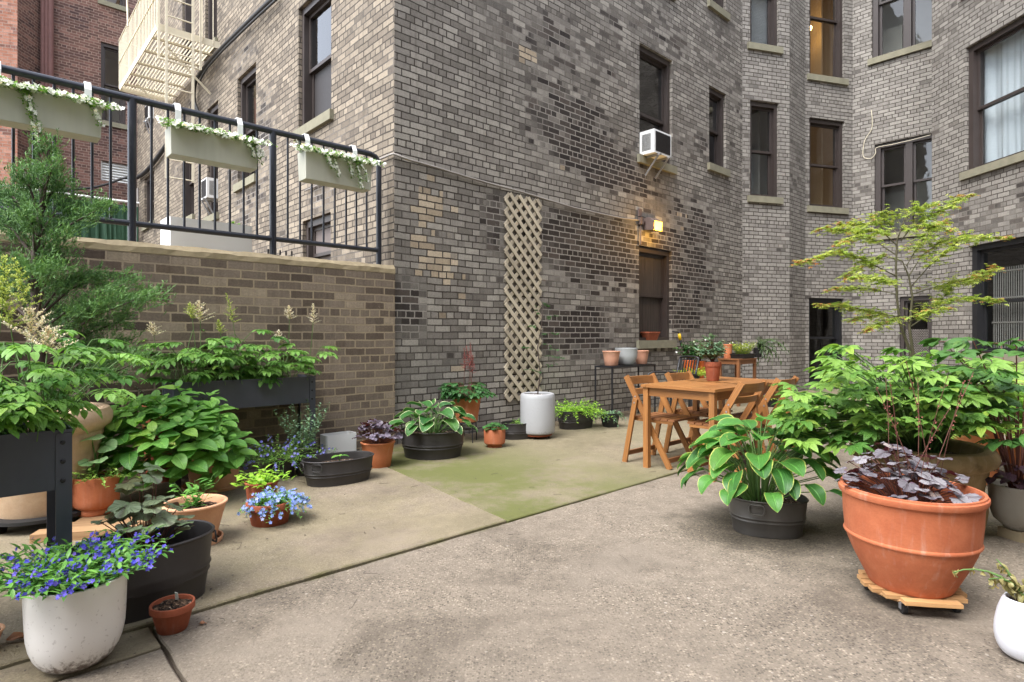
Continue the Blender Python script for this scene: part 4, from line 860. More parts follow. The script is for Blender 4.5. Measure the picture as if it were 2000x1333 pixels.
# black bench with orange pots, black garden chair
b0_ = at(1332, 8.55); o = thing('plant_bench', 'low black metal plant bench behind the dining table', 'bench', (b0_.x + .18, b0_.y + .22, 0), RZ); zb_ = .5; m = MB()
for k in range(5): m.box((0, -.16 + .08 * k, zb_ - .008), .6, .06, .012)
m.build('top', M_['blackmetal'], o)
for x in (-.27, .27):
    for y in (-.15, .15): m = MB(); m.box((x, y, (zb_ - .014) / 2), .02, .02, zb_ - .014); m.build('leg', M_['blackmetal'], o)
pot('or1', 'glazed_pot', 'bright orange glazed pot on the plant bench, left of its pair', 1347, 0, 27, 20, 698, 'smooth', M_['glaze_orange'], Y=8.78, z0=zb_, h=.31, group='orange glazed pots')
pot('or2', 'glazed_pot', 'bright orange glazed pot on the plant bench, nearer the side table', 1366, 0, 25, 18, 699, 'smooth', M_['glaze_orange'], Y=8.92, z0=zb_, h=.29, group='orange glazed pots')
pot('yg', 'plastic_pot', 'black pot of yellow green leaves at the front of the plant bench', 1357, 0, 22, 16, 735, 'smooth', M_['rubber'], Y=8.55, z0=zb_, h=.11)
c = at(1308, 8.15); o = thing('garden_chair', 'black metal garden chair with a curved back beside the metal table', 'chair', (c.x, c.y, 0), RZ + PI * .5 - .4)
m = MB()
for x in (-.21, .21): m.tube([V((x, .2, .43)), V((x, -.2, .42)), V((x, -.26, .6)), V((x, -.32, .86))], .014, 8)
m.build('frame', M_['blackmetal'], o, smooth=True)
for k in range(7): m = MB(); x = -.18 + .06 * k; m.tube([V((x, -.2, .43)), V((x, -.285, .62)), V((x, -.33, .86))], .009, 6); m.build('back_bar', M_['blackmetal'], o)
m = MB(); m.tube([V((-.21, -.32, .86)), V((-.1, -.35, .88)), V((.1, -.35, .88)), V((.21, -.32, .86))], .014, 8); m.build('top_rail', M_['blackmetal'], o, smooth=True)
for x in (-.23, .23): m = MB(); m.tube([V((x, -.27, .64)), V((x, .1, .66)), V((x, .19, .64)), V((x, .2, .0))], .013, 8); m.build('armrest', M_['blackmetal'], o, smooth=True)
for x in (-.2, .2): m = MB(); m.tube([V((x, -.18, .43)), V((x, -.24, 0))], .013, 8); m.build('leg', M_['blackmetal'], o)
m = MB()
for k in range(7): m.box((0, -.17 + .06 * k, .435), .42, .045, .012)
m.build('seat', M_['blackmetal'], o)
# window-sill things
zsill = W4[2] + .014; p = MS.P(MS.u(1275), 0, -.05); o = thing('clay_planter', 'brown square clay planter on the boarded window sill', 'pot', (p.x, p.y, zsill), RZ); m = MB(); m.lathe([(.7, 0), (.72, .005), (.98, .11), (1.05, .115), (1.05, .14), (.93, .14), (.85, .08), (.001, .08)], 40, .16, .09, sq=10); m.build('vessel', M_['terra_dark'], o, smooth=True, sharp=30)
p = MS.P(MS.u(1316), H - (660 - YH) * 9 / F - .01, .09); o = thing('hose_nozzle', 'yellow and black hose nozzle hanging at the end of the window sill', 'hose nozzle', p, RZ); m = MB(); m.tube([V((0, -.012, .075)), V((.012, -.015, .02)), V((.03, -.015, -.03))], [.022, .028, .024], 10); m.build('grip', M_['yellow'], o, smooth=True); m = MB(); m.tube([V((.032, -.015, -.032)), V((.06, -.017, -.13))], [.022, .014], 10); m.tube([V((0, -.012, .077)), V((-.02, .0, .1)), V((-.12, .04, .11))], .012, 8); m.build('barrel', M_['rubber'], o, smooth=True)

# ------------------------------------------------------------------ things on the walls
def aircon(label, seg, pa, pb, pc, yt, yb, group='window air conditioners'):
    """near side face spans photo columns pa (wall) to pb (front edge), the front spans pb to pc; rows yt..yb at the front edge"""
    ua = seg.u(pa); out = .05
    while out < .9 and abs(seg.u(pb, out) - ua) > .006: out += .005
    ub = seg.u(pc, out); z0 = seg.z(pb, yb, out); h = seg.z(pb, yt, out) - z0; ua, ub = sorted((ua, ub))
    o = thing('air_conditioner', label, 'air conditioner', seg.P((ua + ub) / 2, z0, 0), math.atan2(seg.d.y, seg.d.x), group); wd = ub - ua; sgn = -1 if seg.n.dot(V((math.sin(math.atan2(seg.d.y, seg.d.x)), -math.cos(math.atan2(seg.d.y, seg.d.x)), 0))) > 0 else 1
    Y = lambda q: sgn * q
    m = MB(); m.box((0, Y((out - .1) / 2), h / 2), wd, out + .1, h); m.build('casing', M_['whiteplastic'], o, bevel=.008)
    m = MB(); m.box((0, Y(out + .004), h / 2), wd - .07, .006, h - .06)
    for k in range(14): m.box((0, Y(out + .009), .05 + (h - .1) * k / 13), wd - .08, .006, .004)
    m.build('coil_grille', M_['darkgrille'], o)
    for sx in (-1, 1):
        m = MB()
        for k in range(16): m.box((sx * (wd / 2 + .001), Y(out * .45), .06 + (h - .12) * k / 15), .006, out * .62, .006)
        m.build('louvre', M_['darkgrille'], o)
    for sx in (-.55, .6):
        m = MB(); x = sx * wd / 2; m.bar(V((x, Y(.0), -.02)), V((x, Y(out + .05), -.02)), .028, .024); m.bar(V((x, Y(out * 1.0), -.03)), V((x, Y(.03), -.30)), .022, .022, V((1, 0, 0))); m.build('bracket', M_['steel'], o, bevel=.003)
    return o
aircon('white air conditioner on brackets in the upper window of the long wall', MS, 1250, 1278, 1311, 251, 297)
aircon('white air conditioner in the side wall above the white trough, seen through the railing', FS, 424, 404, 393, 346, 385)
aircon('small white air conditioner far along the side wall under the fire escape', FS, 300, 290, 283, 200, 230)
# flood lamp over the boarded window
p = MS.px(1257, 440); o = thing('flood_lamp', 'brown wall flood lamp glowing amber above the boarded window', 'lamp', p, RZ); w, d, h = .12, .15, .2
prf_ = [(0, .10), (-.11, .11), (-.21, .045), (-.19, -.105), (0, -.08)]
m = MB(); A = [V((sx * w, y, z)) for sx in (-1, 1) for y, z in prf_]
m.add(A, [(4, 3, 2, 1, 0), (5, 6, 7, 8, 9), (0, 1, 6, 5), (1, 2, 7, 6), (3, 4, 9, 8)])
for sx in (-1, 1): m.boxv(V((sx * (w - .008), -.2, -.035)), V((.008, 0, 0)), V((0, .004, 0)), V((0, .012, .072)))
m.box((0, .02, 0), .1, .07, .1); m.build('housing', M_['lamphouse'], o, bevel=.003)
m = MB(); m.add([V((-w + .015, -.193, -.10)), V((w - .015, -.193, -.10)), V((w - .015, -.212, .04)), V((-w + .015, -.212, .04))], [(0, 1, 2, 3)])
m.boxv(V((0, -.206, -.03)), V((w - .03, 0, 0)), V((0, .01, .0)), V((0, -.010, .06))); m.build('lens', M_['lampglow'], o)
ld = bpy.data.lights.new('lamp_glow', 'POINT'); ld.energy = 5; ld.color = (1, .55, .12); ld.shadow_soft_size = .06; lo = bpy.data.objects.new('lamp_glow', ld); C.objects.link(lo); lo.location = MS.P(MS.u(1266), MS.z(1262, 442) - .1, .36)
o.location = MS.P(MS.u(1264), MS.z(1262, 441), .0)
m = MB(); m.tube([MS.px(1251, 426, .03), MS.px(1251, 478, .03)], .014, 8); m.tube([MS.px(1254, 432, .03), MS.px(1262, 436, .04)], .018, 8); m.box(MS.px(1252, 432, .035), .09, .05, .11, RZ); m.box(MS.px(1250, 416, .02), .08, .03, .12, RZ)
tag(m.build('junction_box', M_['lamphouse']), 'junction box and short pipe beside the amber flood lamp', 'junction box')
m = MB(); pts = [MS.P(-.03, MS.z(770, 305) + .01, .03)] + [MS.px(px, py, .028) for px, py in ((800, 313), (850, 327), (905, 344), (960, 360), (1010, 373), (1060, 388), (1120, 406), (1180, 420), (1215, 427), (1252, 431))]
m.tube([FS.P(2.2, MS.z(770, 305) + .02, .03), FS.P(.03, MS.z(770, 305) + .01, .035)] + pts, .013, 8); tag(m.build('conduit_pipe', M_['conduit'], smooth=True), 'thin grey conduit running along the long brick wall to the flood lamp', 'pipe')
# lattice
ua, ub = MS.u(984), MS.u(1054); z1, z0 = MS.z(984, 377), MS.z(984, 784); o = thing('garden_lattice', 'tall faded wooden diamond lattice panel fixed to the brick wall', 'trellis', MS.P((ua + ub) / 2, z0, 0)); o.location = (0, 0, 0)
pu = (ub - ua) / 4; pz = (z1 - z0) / round((z1 - z0) / (pu * 1.0)); 
for fam, off in ((1, .018), (-1, .030)):
    m = MB(); k = -6
    while k < 40:
        a_u, a_z = ua, z0 + (k + .5) * pz; sl = fam * pz / pu; pts = []
        for u in (ua, ub):
            z = a_z + sl * (u - ua)
            if z0 - 1e-6 <= z <= z1 + 1e-6: pts.append((u, z))
        for z in (z0, z1):
            u = ua + (z - a_z) / sl
            if ua < u < ub: pts.append((u, z))
        k += 1
        if len(pts) < 2 or (V((*pts[0], 0)) - V((*pts[1], 0))).length < .05: continue
        p, q = pts[0], pts[1]; m.bar(MS.P(p[0], p[1], off), MS.P(q[0], q[1], off), .047, .009, MS.n)
    m.build('lattice_strip', M_['lattice'], o, bevel=.002)
# fire escape
a0 = FS.u(430); zp = FS.z(430, 88); La, Lo = 3.4, 1.0; o = thing('fire_escape', 'ivory painted iron fire escape balcony with a drop ladder on the side wall', 'fire escape', FS.P(a0, zp, 0)); o.location = (0, 0, 0)
Pf = lambda a, out, z: FS.P(a0 + a, zp + z, out)
m = MB()
for k in range(17): m.bar(Pf(.02, .06 + .055 * k, 0), Pf(La - .02, .06 + .055 * k, 0), .036, .007, dM)
for k in range(5): a = .45 + k * .65; m.bar(Pf(a, 0, -.035), Pf(a, Lo, -.035), .05, .03)
m.build('grating', M_['ivory'], o)
m = MB()
for a in (0, La): m.bar(Pf(a, 0, -.02), Pf(a, Lo, -.02), .014, .12)
m.bar(Pf(0, Lo, -.02), Pf(La, Lo, -.02), .014, .12); m.build('rim', M_['ivory'], o)
m = MB()
for k in range(29): a = La * k / 28; m.bar(Pf(a, Lo + .012, -.04), Pf(a, Lo + .012, .98), .011, .011)
for k in range(6): out = Lo * k / 6; m.bar(Pf(La + .01, out, -.04), Pf(La + .01, out, .98), .011, .011)
for out in (.12, .3): m.bar(Pf(-.01, out, -.04), Pf(-.01, out, .98), .012, .012)
for z in (.98, .5): m.bar(Pf(0, Lo + .012, z), Pf(La, Lo + .012, z), .03, .012); m.bar(Pf(La + .01, 0, z), Pf(La + .01, Lo, z), .03, .012)
for a in (1.0, 2.4): m.bar(Pf(a, Lo + .02, .9), Pf(a + .35, Lo + .02, 3), .03, .02)
m.build('guard_rail', M_['ivory'], o)
m = MB(); al = -.14; oa = None
sg = Seg(FS.P(a0 + al, 0, 0), -dM, dF); o1, o2 = sg.u(325), sg.u(377); zb2 = sg.z(375, 357) - zp; zt_ = 3.2
for out in (o1, o2): m.bar(Pf(al, out, zb2), Pf(al, out, zt_), .04, .014, dF)
z = zb2 + .03
while z < zt_: m.tube([Pf(al, o1, z), Pf(al, o2, z)], .011, 6); z += .305
m.build('drop_ladder', M_['ivory'], o)
m = MB(); g1, g2 = sg.u(312), sg.u(394); zg = sg.z(350, 122) - zp
m.bar(Pf(-.07, g1, zg), Pf(-.07, g1, 3), .035, .02, dF); m.bar(Pf(-.07, g2, zg), Pf(-.07, g2, 3), .035, .02, dF); m.bar(Pf(-.07, g1, zg), Pf(-.07, g2, zg), .035, .02)
m.build('ladder_guide', M_['ivory'], o)
for a in (.5, 2.8):
    m = MB(); m.bar(Pf(a, .02, -.75), Pf(a, .8, -.06), .03, .03); m.build('bracket', M_['ivory'], o)
def cable(label, pts, r, seg, out=.06, name='cable', mat='cable'):
    m = MB(); P0 = [seg.px(x, y, out) for x, y in pts]; pts2 = []
    for i in range(len(P0) - 1):
        a, b, c, d = P0[max(i - 1, 0)], P0[i], P0[i + 1], P0[min(i + 2, len(P0) - 1)]
        for k in range(6):
            t = k / 6; pts2.append(.5 * ((2 * b) + (-a + c) * t + (2 * a - 5 * b + 4 * c - d) * t * t + (-a + 3 * b - 3 * c + d) * t ** 3))
    m.tube(pts2 + [P0[-1]], r, 8); return tag(m.build(name, M_[mat], smooth=True), label, 'cable')
cable('thick black cable bundle sloping down the side wall past the fire escape', [(540, -8), (515, 14), (470, 58), (430, 98), (395, 138), (381, 165), (379, 195), (388, 222)], .035, FS, .08)
cable('black cable running beside the thick bundle on the side wall', [(548, -8), (500, 36), (450, 84), (425, 110), (400, 140), (388, 165)], .018, FS, .14)
cable('black cable sagging along the far end of the side wall', [(345, 250), (325, 283), (300, 318), (282, 338), (268, 347)], .05, FS, .07)
cable('slack black cable strung along the red building above the green screen', [(266, 346), (240, 349), (215, 358), (180, 367), (140, 370), (95, 371)], .03, RR, .2)
cable('thin pale wire looping over the twin window', [(1702, 215), (1703, 250), (1689, 275), (1686, 305), (1700, 310), (1710, 300), (1712, 289), (1740, 283), (1780, 274), (1818, 264)], .007, DS, .03, 'wire', 'ivory')
# green screen fence, white trough
sg = Seg(FS.P(uF - .8, 0, 0), -dM, nM); s1 = sg.u(262); o = thing('privacy_screen', 'green plastic hedge screen fence with a pale top pole beyond the terrace', 'fence'); zt3 = sg.z(200, 396); m = MB(); n = 70; rr = random.Random(3); vs = []
for i in range(n + 1):
    u = .12 + 4.6 * i / n; vs += [sg.P(u, 1.8, .03 * rr.uniform(-1, 1)), sg.P(u, (1.8 + zt3) / 2, .03 * rr.uniform(-1, 1)), sg.P(u, zt3, .03 * rr.uniform(-1, 1))]
m.add(vs, [(3 * i + k, 3 * i + 3 + k, 3 * i + 4 + k, 3 * i + 1 + k) for i in range(n) for k in (0, 1)]); m.build('hedge_panel', M_['hedge'], o)
m = MB(); m.tube([sg.P(.1, zt3 + .1, 0), sg.P(4.8, zt3 + .1, 0)], .03, 8); m.build('top_pole', M_['whiteplastic'], o)
for u in (.12, 2.4, 4.7): m = MB(); m.tube([sg.P(u, 1.8, -.06), sg.P(u, zt3 + .5, -.06)], .03, 8); m.build('post', M_['conduit'], o)
ot = -.52; p1, p2 = MS.P(MS.u(320, ot), 0, ot), MS.P(MS.u(484, ot), 0, ot); zt4 = MS.z(484, 447, ot); c = (p1 + p2) / 2; L = (p2 - p1).length
o = thing('planter_trough', 'long white planter trough on the terrace behind the railing', 'planter', (c.x, c.y, 1.8), RZ); m = MB(); h = zt4 - 1.8
m.lathe([(1, 0), (1, h), (.975, h), (.97, h * .9), (.001, h * .88)], 48, L / 2, .17, sq=14); m.build('vessel', M_['whiteplastic'], o, smooth=True, sharp=30); soil(o, .965, h * .89, L / 2, .165, 9, .004, 10); TROUGH = (c, h * .89 + 1.8, L)
# flower boxes hung on the railing
BOX = []
for k, (pa, pb, pyt, pyb_, lab) in enumerate(((-62, 200, 207, 270, 'pale grey railing box nearest the camera, white flowers trailing in two strands'), (333, 505, 280, 331, 'pale grey railing box in the middle of the three, flowers spilling at one end'), (597, 727, 320, 372, 'pale grey railing box nearest the building corner, white flowers'))):
    of = .115; ua, ub = MS.u(pa, of), MS.u(pb, of); zt5 = MS.z(pb, pyt, of); zb5 = MS.z(pb, pyb_, of); c = MS.P((ua + ub) / 2, zb5, of - .095); L = ub - ua; h = zt5 - zb5
    o = thing('flower_box', lab, 'flower box', c, RZ, 'flower boxes hung along the railing'); m = MB()
    q = [V((x * (L / 2 - (.008 if z == 0 else 0)), y * (.095 - (.012 if z == 0 else 0)), z)) for z in (0, h) for x, y in ((-1, -1), (1, -1), (1, 1), (-1, 1))]
    qi = [V((x * (L / 2 - .008), y * (.087), z)) for z in (h, h - .04) for x, y in ((-1, -1), (1, -1), (1, 1), (-1, 1))]
    m.add(q + qi, [(3, 2, 1, 0)] + [(i, (i + 1) % 4, 4 + (i + 1) % 4, 4 + i) for i in range(4)] + [(4 + i, 4 + (i + 1) % 4, 8 + (i + 1) % 4, 8 + i) for i in range(4)] + [(8 + i, 8 + (i + 1) % 4, 12 + (i + 1) % 4, 12 + i) for i in range(4)] + [(12, 13, 14, 15)])
    m.build('box', M_['greyplastic'], o, bevel=.002)
    yr = .095 - (of - ro_) + .0  # rail centre in the box frame
    zrel = zr1 - zb5; yrail = of - .095 - ro_
    for sx in (-.36, .36) if k else (.41, -.3):
        m = MB(); x = sx * L; w = .022; path = [V((x, .08, h - .01)), V((x, .082, zrel - .03)), V((x, yrail - .036, zrel + .036)), V((x, yrail + .036, zrel + .036)), V((x, yrail + .04, zrel - .02))]
        for a, b in zip(path, path[1:]): m.bar(a, b, .045, .005, V((0, 1, .01)) if abs((b - a).z) > .02 else V((0, 0, 1)))
        m.build('hook', M_['whiteplastic'], o)
    BOX.append((c, L, h, zb5))
# ------------------------------------------------------------------ leaves and plants
def pfun(a, b):
    mx = (a / (a + b)) ** a * (b / (a + b)) ** b
    return lambda t: (max(t, 1e-4) ** a) * (max(1 - t, 1e-4) ** b) / mx
PROF = {'ovate': pfun(.55, .85), 'hosta': pfun(.42, .72), 'lance': pfun(.7, .8), 'elliptic': pfun(.6, .65), 'petal': pfun(.7, .35), 'linear': pfun(.3, .5)}
def leaf(mb, p, d, up, L, W, pf='ovate', n=5, fold=.22, droop=.6, rnd=None, cols=1, wav=0., mi=0, rr=R_):
    """one leaf blade: a folded, drooping strip; W is half the width"""
    d, s, u = ortho(d, up); rnd = rr.random() if rnd is None else rnd; f = PROF[pf]; pos = V(p); vs = []; uv = []
    offs = [i / cols for i in range(-cols, cols + 1)]; ph = rr.uniform(0, 6); k = len(offs)
    for i in range(n + 1):
        t = i / n; a = droop * t; dt = d * math.cos(a) - u * math.sin(a); ut = u * math.cos(a) + d * math.sin(a); w = W * max(f(t), .03)
        for o in offs:
            z = fold * w * abs(o) ** 1.3 + (wav * W * abs(o) * math.sin(t * 9 + ph + (o > 0) * 2) if wav else 0)
            vs.append(pos + s * (w * o) + ut * z); uv.append((.5 + .5 * o, t))
        pos = pos + dt * (L / n)
    mb.add(vs, [(i * k + j, i * k + j + 1, (i + 1) * k + j + 1, (i + 1) * k + j) for i in range(n) for j in range(k - 1)], uv, rnd, mi)
def disc_leaf(mb, p, d, up, R, lobes=7, depth=.22, ruff=.12, cup=.15, rnd=None, n=28, mi=0, rr=R_, point=.0):
    """a round lobed leaf held at its base, ruffled at the edge"""
    d, s, u = ortho(d, up); rnd = rr.random() if rnd is None else rnd; ph = rr.uniform(0, 6); vs = [V(p)]; uv = [(.5, 0)]
    for ring in (.5, 1.):
        for i in range(n + 1):
            th = -2.75 + 5.5 * i / n; lob = abs(math.cos((th * lobes / 5.5) * PI / 1.0)) ; r = R * ring * (1 - depth * ring * (1 - lob ** .6)) * (.78 + .22 * math.cos(th * .8)) * (1 + point * max(0, lob - .7))
            z = R * (ruff * ring * ring * math.sin(th * 5.3 + ph) + cup * ring * ring * (.5 + .5 * math.sin(th * 2 + ph)) - .12 * ring * ring)
            vs.append(V(p) + d * (r * math.cos(th)) + s * (r * math.sin(th)) + u * z); uv.append(((th + 2.75) / 5.5, ring))
    m = n + 1
    mb.add(vs, [(0, 2 + i, 1 + i) for i in range(n)] + [(1 + i, 2 + i, 2 + m + i, 1 + m + i) for i in range(n)], uv, rnd, mi)
def rotv(v, axis, a): return Matrix.Rotation(a, 3, axis) @ v
def palm(mb, p, d, up, L, W, lobes=(-1.25, -.6, 0, .6, 1.25), pf='lance', n=4, droop=.5, fold=.15, rnd=None, mi=0, rr=R_, lens=None):
    d, s, u = ortho(d, up); rnd = rr.random() if rnd is None else rnd
    for i, a in enumerate(lobes):
        l = (lens[i] if lens else 1 - .28 * abs(a)) * L
        leaf(mb, V(p) + u * (.0008 * i), rotv(d, u, a), u, l, W * l / L, pf, n, fold, droop, min(1, max(0, rnd + rr.uniform(-.06, .06))), mi=mi, rr=rr)
def curve(p, d, L, bend, n=6):
    """points of a stem leaving p along d and bending towards the ground (bend > 0) over its length"""
    d, s, u = ortho(d); pts = [V(p)]; 
    for i in range(n): a = bend * (i + .5) / n; pts.append(pts[-1] + (d * math.cos(a) - u * math.sin(a)) * (L / n))
    return pts
def polar(az, el): return V((math.cos(az) * math.cos(el), math.sin(az) * math.cos(el), math.sin(el)))
UP = V((0, 0, 1)); GA = 2.39996
def compound(mb, sb, p, d, L, pairs, lL, lW, droop=.5, ang=1.0, pf='ovate', bi=0, rr=R_, rnd=None, stem=.0016, mi=0, ld=.5, start=.35, n=4):
    pts = curve(p, d, L, droop, 6); sb.tube(pts, [stem, stem, stem * .9, stem * .8, stem * .7, stem * .6, stem * .5], 4, False)
    rnd = rr.random() if rnd is None else rnd
    def P(t): x = t * 6; i = min(int(x), 5); return pts[i].lerp(pts[i + 1], x - i), (pts[i + 1] - pts[i]).normalized()
    for k in range(pairs):
        t = start + (1 - start) * k / pairs; q, dd = P(t); dd, s, u = ortho(dd); sc_ = 1 - .35 * k / pairs
        for sg in (-1, 1):
            ld_ = rotv(dd, u, sg * ang * (1 - .25 * k / pairs) + rr.uniform(-.1, .1))
            if bi and k < bi: compound(mb, sb, q, ld_, L * .42 * sc_, max(1, pairs - 1), lL, lW, droop * .6, ang, pf, 0, rr, rnd, stem * .7, mi, ld, .45, n)
            else: leaf(mb, q, ld_ + UP * rr.uniform(-.12, .12), UP, lL * sc_ * rr.uniform(.85, 1.15), lW * sc_, pf, n, .2, ld, min(1, max(0, rnd + rr.uniform(-.15, .15))), mi=mi, rr=rr)
    leaf(mb, pts[-1], pts[-1] - pts[-2], UP, lL * 1.1, lW * 1.1, pf, n, .2, ld, rnd, mi=mi, rr=rr)
def plume(mb, sb, p, d, L, W, rr=R_, mi=0, fluff=1.):
    """feathery flower head on a stalk end"""
    pts = curve(p, d, L, .15, 5); sb.tube(pts, .0018, 4, False)
    n = 22; W *= 1.5
    for i in range(n):
        t = i / n; q = pts[0].lerp(pts[-1], t) if False else pts[min(int(t * 5), 4)].lerp(pts[min(int(t * 5), 4) + 1], t * 5 - int(t * 5))
        w = W * (1 - t) ** .8 * rr.uniform(.75, 1.15); dd = polar(i * GA, .55 + .5 * t)
        bp = curve(q, dd, w, .35, 3); sb.tube(bp, .0009, 3, False)
        m = max(3, int(w / .0045 * fluff))
        for k in range(m):
            a = bp[0].lerp(bp[-1], (k + .5) / m); h = .0078 * (1.1 - .5 * k / m)
            for z in range(2): leaf(mb, a, polar(rr.uniform(0, 6.3), rr.uniform(-.3, 1.2)), UP, h * 2.1, h * .45, 'lance', 2, .1, .2, rr.random(), mi=mi, rr=rr)
def flower5(mb, p, d, r, rr=R_, mi=0, petals=5, cup=.3):
    d, s, u = ortho(d); rnd = rr.random(); a0_ = rr.uniform(0, 6)
    for k in range(petals):
        a = a0_ + 2 * PI * k / petals; dr = (s * math.cos(a) + u * math.sin(a)) + d * cup; leaf(mb, p, dr, d, r, r * .42, 'petal', 2, .1, .3, rnd, mi=mi, rr=rr)
class Plant:
    def __init__(s, name, label, loc, cat='plant', group=None, seed=1):
        s.o = thing(name, label, cat, (loc[0], loc[1], loc[2]), 0, group); s.m = {}; s.rr = random.Random(seed)
    def mb(s, k): return s.m.setdefault(k, MB())
    def done(s, mats):
        for k, m in s.m.items():
            if m.f: m.build(k, mats[k], s.o, smooth=True)
        return s.o
L_ = {}
L_['hosta'] = leaf_mat('hosta_leaf_cream_edge', hexc('2f5e2c'), hexc('48793a'), edge=hexc('c9cfa0'), ew=.95, eth=.08, vein=.25, nv=60)
L_['hosta_y'] = leaf_mat('hosta_leaf_yellow_edge', hexc('316029'), hexc('5a913e'), edge=hexc('a3ad55'), ew=.96, eth=.08, vein=.5, nv=70)
L_['hydrangea'] = leaf_mat('hydrangea_leaf', hexc('4a8034'), hexc('86b653'), vein=.35, nv=9)
L_['astilbe'] = leaf_mat('astilbe_leaf', hexc('487a33'), hexc('86b353'), vein=.15, nv=8)
L_['astilbe_d'] = leaf_mat('dark_astilbe_leaf', hexc('305a2e'), hexc('4a7a3e'), vein=.15)
L_['peony'] = leaf_mat('lobed_green_leaf', hexc('4a7832'), hexc('8cb050'), vein=.2, nv=7)
L_['peony_d'] = leaf_mat('deep_green_leaf', hexc('385c2c'), hexc('567f3c'), vein=.2, nv=7)
L_['heu_silver'] = leaf_mat('silver_purple_leaf', hexc('565058'), hexc('8f8b8e'), vein=.75, nv=84, veincol=hexc('453a40'), trans=.1, rough=.68, back=hexc('6b2d38'), edge=hexc('5f4a58'), ew=.95, eth=.12)
L_['heu_dark'] = leaf_mat('dark_purple_leaf', hexc('41343e'), hexc('6b6270'), vein=.5, nv=84, veincol=hexc('8a8090'), trans=.1, rough=.4, back=hexc('6b2d33'))
L_['heu_green'] = leaf_mat('dull_bronze_green_leaf', hexc('6f8560'), hexc('9aa884'), vein=.6, nv=84, veincol=hexc('4a3a38'), trans=.15, back=hexc('7d5a52'))
L_['lob'] = leaf_mat('small_green_leaf', hexc('4f8538'), hexc('7cb052'), trans=.3)
L_['blue'] = leaf_mat('deep_blue_petal', hexc('4346cc'), hexc('7a6ae0'), trans=.3, rough=.6)
L_['lightblue'] = leaf_mat('light_blue_petal', hexc('7f96e0'), hexc('a3b3ea'), trans=.3, rough=.6)
L_['violet'] = leaf_mat('violet_blue_petal', hexc('6a70c0'), hexc('8d88cf'), trans=.3, rough=.6)
L_['white'] = leaf_mat('white_petal', hexc('e2e0da'), hexc('f0efec'), trans=.3, rough=.6)
L_['trail'] = leaf_mat('fresh_trailing_leaf', hexc('4f7d35'), hexc('86a84a'), trans=.3)
L_['juniper'] = leaf_mat('juniper_spray', hexc('36592f'), hexc('7ba55c'), trans=.15, rough=.6)
L_['maple'] = leaf_mat('maple_leaf', hexc('8aa645'), hexc('bcc063'), trans=.4)
L_['maple_r'] = leaf_mat('reddish_maple_leaf', hexc('b08a48'), hexc('c07e58'), trans=.4)
L_['fern'] = leaf_mat('pale_fern', hexc('6f9c3e'), hexc('a3c162'), trans=.35)
L_['lime'] = leaf_mat('lime_leaf', hexc('86b53a'), hexc('a8cf50'), trans=.35)
L_['yg'] = leaf_mat('yellow_green_leaf', hexc('8fa83a'), hexc('c2c655'), trans=.35)
L_['dark'] = leaf_mat('dark_olive_leaf', hexc('384a30'), hexc('52623d'), trans=.2)
L_['grey'] = leaf_mat('grey_green_leaf', hexc('5f8060'), hexc('85a082'), trans=.2)
L_['begonia'] = leaf_mat('pale_veined_leaf', hexc('8fb878'), hexc('a8c98f'), vein=.6, nv=84, veincol=hexc('5f9050'))
L_['plume_g'] = leaf_mat('yellow_green_plume', hexc('a8b855'), hexc('cfd086'), trans=.3, rough=.7)
L_['plume_p'] = leaf_mat('pale_pink_plume', hexc('ead6c6'), hexc('f5ebdf'), trans=.3, rough=.7)
L_['plume_r'] = leaf_mat('red_plume', hexc('9a4a4a'), hexc('b56a66'), trans=.2, rough=.7)
L_['perilla'] = leaf_mat('purple_black_leaf', hexc('3a2833'), hexc('5a3d4a'), trans=.1, vein=.3)
L_['stem'] = leaf_mat('green_stem', hexc('56763a'), hexc('6f8f45'), trans=0, rough=.6)
L_['stem_r'] = leaf_mat('red_brown_stem', hexc('6b4238'), hexc('7d5042'), trans=0, rough=.6)
L_['bark'] = flat_mat('brown_bark', hexc('4a3f38'), .85, .35, 30, bump=.4)
L_['bark_g'] = flat_mat('green_brown_bark', hexc('5a5540'), .8, .35, 30, bump=.3)
L_['wilt'] = leaf_mat('withered_leaf', hexc('8a8450'), hexc('a59a68'), trans=.2)
def P3(k, dz=0): x = POTS[k]; return (x[0], x[1], x[2] + dz)

# hostas
def hosta(name, label, loc, n, R, Ht, LL, LW, mat, seed, tilt=0.):
    p = Plant(name, label, loc, seed=seed); rr = p.rr; fb, st = p.mb('foliage'), p.mb('stem')
    for i in range(n):
        q = ((i + .5) / n) ** .75; az = i * GA + rr.uniform(-.25, .25); el = 1.35 - 1.0 * q + rr.uniform(-.12, .12); s = rr.uniform(.82, 1.1) * (.72 + .28 * math.sin(PI * min(1, q * 1.1)))
        base = polar(az, 0) * (.02 + .05 * q); tipr = (R - LL * .75) * (.12 + .88 * q); tz = Ht * (.9 - .62 * q ** 1.4) * rr.uniform(.85, 1.05)
        tip = polar(az, 0) * tipr + UP * tz; mid = base.lerp(tip, .5) + UP * tz * .18 + polar(az, 0) * -.02
        st.tube([base, mid, tip], [.0045, .0035, .0028], 5, False)
        d = polar(az, .5 - .6 * q + rr.uniform(-.25, .25)); leaf(fb, tip, d, UP + polar(az + 1.57, 0) * rr.uniform(-.35, .35), LL * s, LW * s, 'hosta', 8, .3, .85 + .35 * q, cols=3, wav=.07, rr=rr)
    return p.done({'foliage': mat, 'stem': L_['stem']})
hosta('hosta', 'white edged hosta in the round dark zinc tub', P3('hosta'), 36, .50, .30, .2, .072, L_['hosta'], 3)
hosta('hosta', 'big hosta with yellow edged leaves spreading from the grey tub', (POTS['hosta2'][0] - .05, POTS['hosta2'][1], POTS['hosta2'][2]), 76, .56, .54, .21, .068, L_['hosta_y'], 5)

